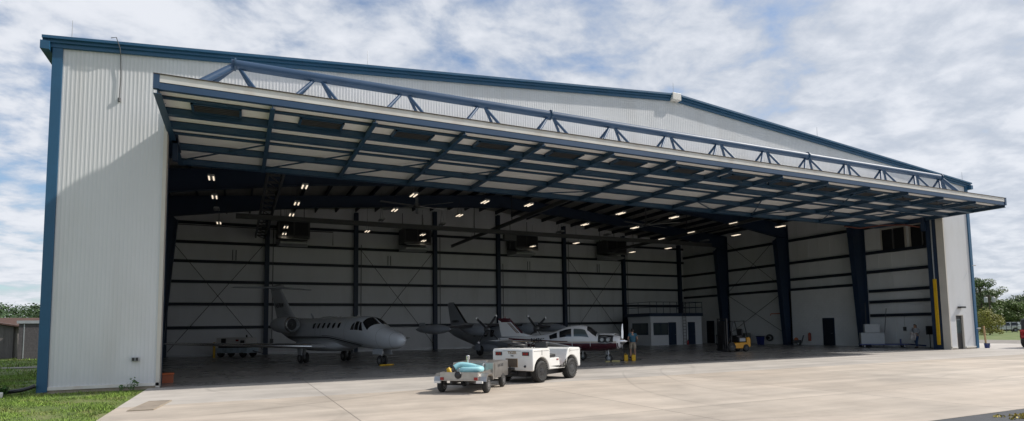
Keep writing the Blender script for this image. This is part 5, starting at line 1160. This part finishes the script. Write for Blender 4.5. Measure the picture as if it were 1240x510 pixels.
# ------------------------------------------------------------------ vehicles on the right
def az(px, d):     # bearing helper: a spot on the ground seen in that direction at that distance
    a = R(25.0756) + math.atan((px-620)/710.5); return 5.534+math.sin(a)*d, -22.851+math.cos(a)*d
def car(name, label, cat, loc, rz, paint, kind='suv', group=None):
    t = thing(name, label, cat, loc, rz, group)
    if kind == 'suv': P_ = [(-2.1,.35),(-2.15,.75),(-2.08,1.0),(-1.95,1.62),(-1.7,1.72),(.35,1.70),(.95,1.10),(1.95,.98),(2.15,.80),(2.18,.40)]
    else: P_ = [(-2.25,.35),(-2.3,.70),(-2.2,.95),(-1.65,1.0),(-1.0,1.40),(.2,1.42),(.95,.98),(1.95,.88),(2.2,.70),(2.22,.35)]
    def inset(poly, z):  # narrower above the belt line
        return
    zb = 1.0
    lo = [p for p in P_ if p[1] <= 1.12]
    b = MB()
    def ar(cx): return [(cx-.40*math.cos(a), .33+.40*math.sin(a)) for a in np.linspace(math.asin(.05), math.pi-math.asin(.05), 9)]
    poly = [P_[0]] + ar(-1.32) + ar(1.30) + [P_[-1]] + list(reversed(lo[1:-1]))
    b.prism(poly, -.86, .86)
    bo = b.build('body', paint, t, smooth=30, bevel=.05)
    hi = [p for p in P_ if p[1] >= .97]
    b = MB(); n = len(hi); b.loft([[(x, -(.84-.18*max(0,(z-1.0)/.7)), z-.02) for x, z in hi], [(x, (.84-.18*max(0,(z-1.0)/.7)), z-.02) for x, z in hi]]); b.build('cabin', paint, t, smooth=0, bevel=.03)
    for s in (-1, 1):
        b = MB(); zt = max(z for x, z in hi)-.12; x0 = hi[1][0]+.22; x1 = [x for x, z in hi if z > zt][-1]
        yl = lambda z: s*(.845-.18*max(0,(z-1.0)/.7)+.008)
        for a, c in ((x0, (x0+x1)/2-.05), ((x0+x1)/2+.05, x1+.05)):
            b.add([(a, yl(1.08), 1.06),(c+.25*(c > (x0+x1)/2+.2), yl(1.08), 1.06),(c, yl(zt), zt),(a+.06, yl(zt), zt)], [(0,1,2,3)])
        b.build('side_window', M_glass, t, smooth=0)
        for x in (-1.32, 1.30): wheel_into(t, (x, s*.76, .33), .33, .2, 0, M_steel)
        b = MB(); b.box(2.12,2.2,s*.62-.14,s*.62+.14,.62,.76); b.build('headlight', M_lampl, t, smooth=0); b = MB(); b.box(-2.24,-2.10,s*.68-.1,s*.68+.1,.72,.92); b.build('tail_light', M_redl, t, smooth=0)
    (xa, za), (xb, zb_) = [p for p in hi if p[0] > 0][0], [p for p in hi if p[0] > .5][0]
    b = MB(); b.add([(xa+.10,-.62,za-.10),(xa+.10,.62,za-.10),(xb-.04,.76,zb_+.06),(xb-.04,-.76,zb_+.06)], [(0,1,2,3)]); b.v = [(x+.035, y, z+.03) for x, y, z in b.v]; b.build('windscreen', M_glass, t, smooth=0)
    b = MB(); (xa, za), (xb, zb_) = hi[0], hi[1]
    b.add([(hi[0][0]-.02,-.68,hi[0][1]+.08),(hi[0][0]-.02,.68,hi[0][1]+.08),(hi[1][0]-.03,.6,hi[1][1]-.1),(hi[1][0]-.03,-.6,hi[1][1]-.1)], [(0,1,2,3)]); b.v = [(x-.03, y, z+.02) for x, y, z in b.v]; b.build('rear_window', M_glass, t, smooth=0)
    return t
car('parked_car', 'white parked SUV on the grass beside the yellow green bush', 'car', (*az(1213,134),-.03), R(128), M_white, 'suv', 'cars parked on the grass')
car('parked_car', 'silver car parked farther off, left in the row by the fence', 'car', (*az(1219,150),-.03), R(150), M_carsil, 'sedan', 'cars parked on the grass')
car('parked_car', 'white parked car farther off, right in the row by the fence', 'car', (*az(1229,148),-.03), R(150), M_white, 'suv', 'cars parked on the grass')
car('parked_car', 'dark car parked between the silver car and the fence', 'car', (*az(1224,156),-.03), R(150), M_cardk, 'sedan', 'cars parked on the grass')
# red off-road vehicle at the right edge
rv = thing('off_road_vehicle', 'red off-road vehicle with black top and spare wheel at the right edge', 'vehicle', (55.05,-2.02,.004), R(6))
b = MB(); b.prism([(-1.75,.62),(-1.80,.70)] + [(-1.2-.46*math.cos(a), .42+.46*math.sin(a)) for a in np.linspace(R(30), R(150), 9)] + [(1.25-.46*math.cos(a), .42+.46*math.sin(a)) for a in np.linspace(R(30), R(150), 9)] + [(1.95,.62),(1.98,1.15),(.75,1.22),(-1.78,1.22)], -.80, .80); b.build('body', M_red, rv, bevel=.04, smooth=30)
b = MB(); b.prism([(-1.76,1.22),(-1.70,1.90),(-1.6,1.95),(.30,1.92),(.68,1.22)], -.74, .74); rt_ = b.build('hard_top', M_blackm, rv, bevel=.04, smooth=30)
for s in (-1, 1):
    b = MB(); b.add([(-1.6,s*.747,1.30),(-.75,s*.747,1.30),(-.75,s*.747,1.80),(-1.55,s*.747,1.80)], [(0,1,2,3)]); b.add([(-.6,s*.747,1.30),(.50,s*.747,1.30),(.25,s*.747,1.80),(-.6,s*.747,1.80)], [(0,1,2,3)]); b.build('side_window', M_glassl, rt_, smooth=0)
    for x in (-1.2, 1.25): wheel_into(rv, (x, s*.74, .42), .42, .28, 0, M_steel)
    b = MB(); b.box(-1.83,-1.78,s*.68-.07,s*.68+.07,.85,1.05); b.build('tail_light', M_redl, rv, smooth=0)
b = MB(); b.add([(-1.775,-.55,1.35),(-1.775,.55,1.35),(-1.735,.5,1.8),(-1.735,-.5,1.8)], [(0,1,2,3)]); b.build('rear_window', M_glassl, rt_, smooth=0)
wheel_into(rv, (-1.93, .05, 1.25), .38, .24, R(90), M_steel, 'spare_wheel')
b = MB(); b.box(-1.95,-1.78,-.72,.72,.50,.64); b.box(1.95,2.12,-.78,.78,.50,.66); b.build('bumper', M_blackm, rv, smooth=0, bevel=.02)
b = MB(); b.add([(.35,-.66,1.86),(.35,.66,1.86),(.70,.68,1.27),(.70,-.68,1.27)], [(0,1,2,3)]); b.build('windscreen', M_glassl, rt_, smooth=0)

# ------------------------------------------------------------------ trees and plants
def leaf_cloud(b, rng, centre, rad, n, size, flat=.75):
    cx, cy, cz = centre
    for _ in range(n):
        while True:
            p = rng.uniform(-1, 1, 3)
            q = p @ p
            if q < 1: break
        if rng.random() < .6: p = p/math.sqrt(q+1e-6)*(.75+.25*rng.random())
        c = Vector((cx+p[0]*rad[0], cy+p[1]*rad[1], cz+p[2]*rad[2]))
        nrm = Vector(tuple(p + rng.normal(0, .6, 3) + np.array([0,0,.35]))).normalized()
        u = nrm.orthogonal().normalized(); v = nrm.cross(u); a = rng.random()*6.28
        u, v = u*math.cos(a)+v*math.sin(a), v*math.cos(a)-u*math.sin(a); s = size*rng.uniform(.6, 1.3)
        o = len(b.v); b.v += [tuple(c+u*s), tuple(c+v*s*.55), tuple(c-u*s), tuple(c-v*s*.55)]; b.f.append((o,o+1,o+2,o+3))
def tree(name, label, x, y, h, rad, seed, m, group, n=2600, leaf=.34, base=.22, z0=-.03, clumps=26):
    rng = np.random.default_rng(seed); t = thing(name, label, 'tree', (x, y, z0), 0, group)
    b = MB(); tips = []
    pts = [(0,0,-.2),(rng.normal(0,.1),rng.normal(0,.1),h*.25),(rng.normal(0,.25),rng.normal(0,.25),h*.55),(rng.normal(0,.35),rng.normal(0,.35),h*.9)]
    b.tube(pts, [h*.030,h*.024,h*.014,h*.004], 8)
    for k in range(9):
        z = h*(base+.08+.55*rng.random()); a = rng.random()*6.28; L_ = rad*(.5+.5*rng.random())
        st = Vector(pts[1]).lerp(Vector(pts[3]), max(0, (z/h-.25)/.65)); e = st + Vector((math.cos(a)*L_, math.sin(a)*L_, h*.14)); md_ = st.lerp(e, .5) + Vector((0,0,.1*h*.3))
        b.tube([st, md_, e], [h*.010,h*.006,h*.002], 6); tips.append(e)
    b.build('trunk', M_bark, t, smooth=50)
    b = MB(); cs = [(tuple(e), rad*.42) for e in tips]
    for k in range(clumps):
        f = rng.random(); z = h*(base+.10+(1-base-.16)*f); rr = rad*math.sin(math.pi*min(1, .18+.82*(1-f)**.8*.95+.0))*(.45+.55*rng.random()); rr = rad*(1-.75*f**1.6)*(.35+.65*rng.random())
        a = rng.random()*6.28; cs.append(((math.cos(a)*rr, math.sin(a)*rr, z), rad*(.26+.22*rng.random())))
    per = n//len(cs)
    for c, r_ in cs: leaf_cloud(b, rng, c, (r_, r_, r_*.75), per, leaf)
    b.build('crown', m, t, smooth=0, fix=False); return t
x, y = az(1186, 126); tree('broadleaf_tree', 'tallest dark green tree right behind the hangar corner', x, y, 9.4, 2.4, 11, M_leaf2, 'trees beyond the grass', 7000, .13)
x, y = az(1194, 132); tree('broadleaf_tree', 'tall green tree just behind the tallest tree', x, y, 7.6, 2.2, 12, M_leaf1, 'trees beyond the grass', 6000, .13)
x, y = az(1194, 104); tree('yellow_bush', 'round yellow green bush standing beside the white SUV', x, y, 3.5, 1.85, 13, M_leaf3, None, 8000, .085, .0, -.03, 34)['category'] = 'bush'
TP = [(1206,150,5.8,2.5,'dark green tree right of the utility pole'),(1214,158,5.9,2.9,'broad green tree behind the silver car'),(1223,152,5.8,2.7,'bushy green tree above the parked cars'),(1231,165,6.9,3.2,'tall green tree in the middle of the far row'),(1240,172,7.4,3.6,'broad dark tree above the red vehicle'),(1199,165,6.1,3.1,'green tree far behind the yellow green bush'),
      (1252,170,9.2,4.1,'green tree just beyond the red vehicle'),(1266,168,8.8,3.9,'second green tree beyond the red vehicle'),(1170,150,8.8,3.9,'green tree hidden behind the hangar corner'),(1150,160,8.8,4.1,'second green tree hidden behind the hangar')]
for i, (px, d, h, r_, lb) in enumerate(TP):
    x, y = az(px, d); tree('broadleaf_tree', lb, x, y, h, r_, 30+i, (M_leaf1, M_leaf2)[i % 2], 'trees beyond the grass', 6000, .17, .10)
def bush_mass():
    b = MB(); rng = np.random.default_rng(5)
    for k in range(60):
        x, y = az(1160+2.2*k, 178+rng.normal(0, 4)); leaf_cloud(b, rng, (x, y, 2.2+rng.random()*1.3), (3.8,3.8,2.5), 300, .24)
    tag(b.build('woodland', M_leaf2, smooth=0, fix=False), 'dense green woodland closing off the far side of the car park', 'woodland', kind='stuff')
bush_mass()
# wooded hill on the left: one mass
b = MB(); rng = np.random.default_rng(8)
for k in range(1500):
    u = rng.random(); v = .03+.9*rng.random()**.9; x, y, z = hillp(u, v)
    r_ = 3.0+2.4*rng.random(); leaf_cloud(b, rng, (x, y, z+4.5), (r_, r_, r_*.95), 60, .62)
tag(b.build('far_wood', M_wood2, smooth=0, fix=False), 'wooded hillside far off to the left', 'wood', kind='stuff')
# sheds on the left
t = thing('plank_shed', 'weathered grey plank shed with low brown roof at the left edge', 'shed', (-15.3,37.0,-.03), R(8))
b = MB(); b.prism([(-5,0),(4.4,0),(4.4,2.55),(-.3,3.4),(-5,2.55)], 0, 5)
x = -4.9
while x < 4.3: b.box(x, x+.02, -.015, 0, .05, 2.5); x += .3
b.build('wall', M_shedw, t, smooth=0)
b = MB()
for s in (0, 1):
    xa, xb, za, zb_ = ((-5.4,-.3,2.50,3.48) if s == 0 else (-.3,4.9,3.48,2.50))
    b.add([(xa,-.4,za),(xb,-.4,zb_),(xb,5.4,zb_),(xa,5.4,za),(xa,-.4,za+.12),(xb,-.4,zb_+.12),(xb,5.4,zb_+.12),(xa,5.4,za+.12)], [(0,3,2,1),(4,5,6,7),(0,1,5,4),(1,2,6,5),(2,3,7,6),(3,0,4,7)])
b.build('roof', M_shedr, t, smooth=0)
b = MB(); b.box(-3.4,-2.4,-.05,-.02,0,2.0); b.build('door', M_drk2, t, smooth=0)
t = thing('pebbledash_shed', 'dark grey pebbledash shed with pale flat roof edge beside the plank shed', 'shed', (-9.75,34.4,-.03), R(5))
b = MB(); b.box(0,6,0,5,0,2.75); b.build('wall', M_shedg, t, smooth=0); b = MB(); b.box(-.12,6.12,-.12,5.1,2.75,2.98); b.build('roof', mat('pale_roof_edge', (.30,.32,.34), .5), t, smooth=0); b = MB(); b.box(5.2,5.8,-.03,0,.02,2.0); b.build('door', M_drk2, t, smooth=0); b = MB(); b.box(.3,.36,-.02,.0,.05,2.7); b.build('downpipe', M_galv, t, smooth=0)
t = thing('brown_house', 'low house with brown shingle roof behind the two sheds', 'house', (-12.5,46,-.03), R(8), None, .86); b = MB(); b.box(-5,9,0,6,0,2.6); b.build('wall', M_shedw, t, smooth=0); b = MB(); b.add([(-5.4,-.5,2.5),(9.4,-.5,2.5),(9.4,3,4.1),(-5.4,3,4.1),(9.4,6.5,2.5),(-5.4,6.5,2.5),(-5.4,-.5,2.4),(9.4,-.5,2.4),(9.4,6.5,2.4),(-5.4,6.5,2.4)], [(0,1,2,3),(3,2,4,5),(0,6,7,1),(5,4,8,9),(1,7,8,4,2),(0,3,5,9,6),(6,9,8,7)]); b.build('roof', M_shedr, t, smooth=0)
b = MB(); b.tube([(-18.2,58,0),(-18.2,58,5.6)], [.12,.09], 8); tag(b.build('wooden_pole', M_shedw), 'pale wooden pole standing behind the sheds', 'pole')
# utility pole with transformers
x, y = az(1197.5, 120); t = thing('utility_pole', 'utility pole with two grey transformers in front of the trees', 'pole', (x,y,-.03), R(-25), None, .82)
b = MB(); b.tube([(0,0,0),(0,0,7.4)], [.16,.11], 8); b.build('pole', M_bark, t)
for s in (-1, 1): b = MB(); b.lathe([(.36,-.65),(.40,-.6),(.40,.6),(.3,.72),(.08,.8)], 14, T(s*.75,-.1,6.4, rx=R(90), s=.75)); b.build('transformer', M_whiteg, t)
b = MB(); b.bar((-1.1,0,7.2),(1.1,0,7.2),.1,.12); b.bar((-.8,-.1,6.0),(.8,-.1,6.0),.1,.1); b.build('crossarm', M_bark, t)
# wire fence on the right and low shop roof
t = thing('wire_fence', 'grey wire fence with posts along the car park', 'fence', (0,0,-.03)); a0, a1 = Vector((*az(1150,128),0)), Vector((*az(1290,124),0)); d_ = a1-a0; nF = 22
for k in range(nF+1): p = a0+d_*k/nF; b = MB(); b.tube([(p.x,p.y,0),(p.x,p.y,1.75)], .04, 6); b.build('post', M_drk2, t)
b = MB()
for z in (.5,.9,1.3,1.7): b.tube([(a0.x,a0.y,z),(a1.x,a1.y,z)], .03, 5)
b.build('rail', M_drk2, t)
x, y = az(1262, 172); t = thing('low_shop', 'low building with grey roof half hidden by the red vehicle', 'building', (x,y,-.03), R(-25), None, .8); b = MB(); b.box(-7,9,-4,4,0,2.6); b.build('wall', M_cardk, t, smooth=0); b = MB(); b.add([(-7.5,-4.6,2.5),(9.5,-4.6,2.5),(9.5,0,4.3),(-7.5,0,4.3),(9.5,4.6,2.5),(-7.5,4.6,2.5)], [(0,1,2,3),(3,2,4,5),(0,3,5),(1,4,2),(0,5,4,1)]); b.build('roof', M_roofgr, t, smooth=0)

# grass blades
def grass(name, label, n, region, seed, hmin, hmax, m):
    rng = np.random.default_rng(seed); vs = np.zeros((n*3, 3)); k = 0
    x0, x1, y0, y1 = region
    X = rng.uniform(x0, x1, n); Y = y0+(y1-y0)*rng.random(n)**1.3
    cl = .5+.5*np.sin(X*2.1+1.3*np.sin(Y*1.7))*np.sin(Y*1.9+X*.7); keep = (cl > rng.random(n)*.75)
    keep &= ~((X > -.2) & (Y > -.06) & (X < 51)) & (X < 2.80 + .12*np.sin(Y*3)+.05*np.sin(Y*11)) & ~((Y > 17.8) & (Y < 20.6)); X, Y, cl = X[keep], Y[keep], cl[keep]; n = len(X)
    hgt = (hmin+(hmax-hmin)*rng.random(n)**2)*(.6+.7*cl); a = rng.uniform(0, 6.28, n); wd = .006+.007*rng.random(n); wd *= 1+np.maximum(0, Y+4)*.06
    lean = rng.normal(0, .5, (n, 2))*hgt[:, None]
    V = np.zeros((n, 3, 3)); V[:,0] = np.stack([X-np.cos(a)*wd, Y-np.sin(a)*wd, np.full(n,-.03)], 1); V[:,1] = np.stack([X+np.cos(a)*wd, Y+np.sin(a)*wd, np.full(n,-.03)], 1); V[:,2] = np.stack([X+lean[:,0], Y+lean[:,1], hgt-.03], 1)
    me = bpy.data.meshes.new(name); me.from_pydata(V.reshape(-1,3).tolist(), [], [(3*i,3*i+1,3*i+2) for i in range(n)]); me.materials.append(m); o = bpy.data.objects.new(name, me); COL.objects.link(o)
    tag(o, label, 'grass', kind='stuff')
grass('grass', 'short patchy green grass left of the concrete apron', 210000, (-9, 3.0, -10.5, 12), 3, .025, .085, M_grassb)
grass('far_grass', 'rough grass around the sheds on the left', 26000, (-26, -.4, 12, 33), 4, .06, .22, M_grassb)
def weed(label, x, y, n, h, seed, group):
    rng = np.random.default_rng(seed); b = MB(); 
    for k in range(4): b.tube([(x+rng.normal(0,.05),y+rng.normal(0,.04),-.03),(x+rng.normal(0,.10),y+rng.normal(0,.06)-.04,h*(.6+.4*rng.random()))], [.008,.004], 5)
    leaf_cloud(b, rng, (x, y-.05, h*.5), (h*.45, h*.3, h*.5), n, .05); tag(b.build('weed', M_weed, smooth=0, fix=False), label, 'weed', group)
for i, (x, y, n, h, lb) in enumerate(((2.5,-.22,34,.42,'tallest leafy weed by the door jamb at the wall foot'),(2.2,-.2,20,.18,'small weed just left of the tallest weed'),(-.8,-.25,120,.35,'bushy weed over the drain pipe by the corner'),(-1.6,-.1,120,.32,'weed clump farther along the drain pipe'))): weed(lb, x, y, n, h, 50+i, 'weeds at the wall foot')
b = MB(); rng = np.random.default_rng(77)
for k in range(26):
    px = 18.4+rng.random()*2.6; leaf_cloud(b, rng, (px, -16.75+rng.normal(0,.10), .02), (.13,.09,.025), 22, .03)
tag(b.build('edge_weeds', mat('dry_weed', (.36,.28,.05), .7, var=.4, leaf=True), smooth=0, fix=False), 'yellowish dry weeds on the asphalt edge in the lower right corner', 'weeds', kind='stuff')
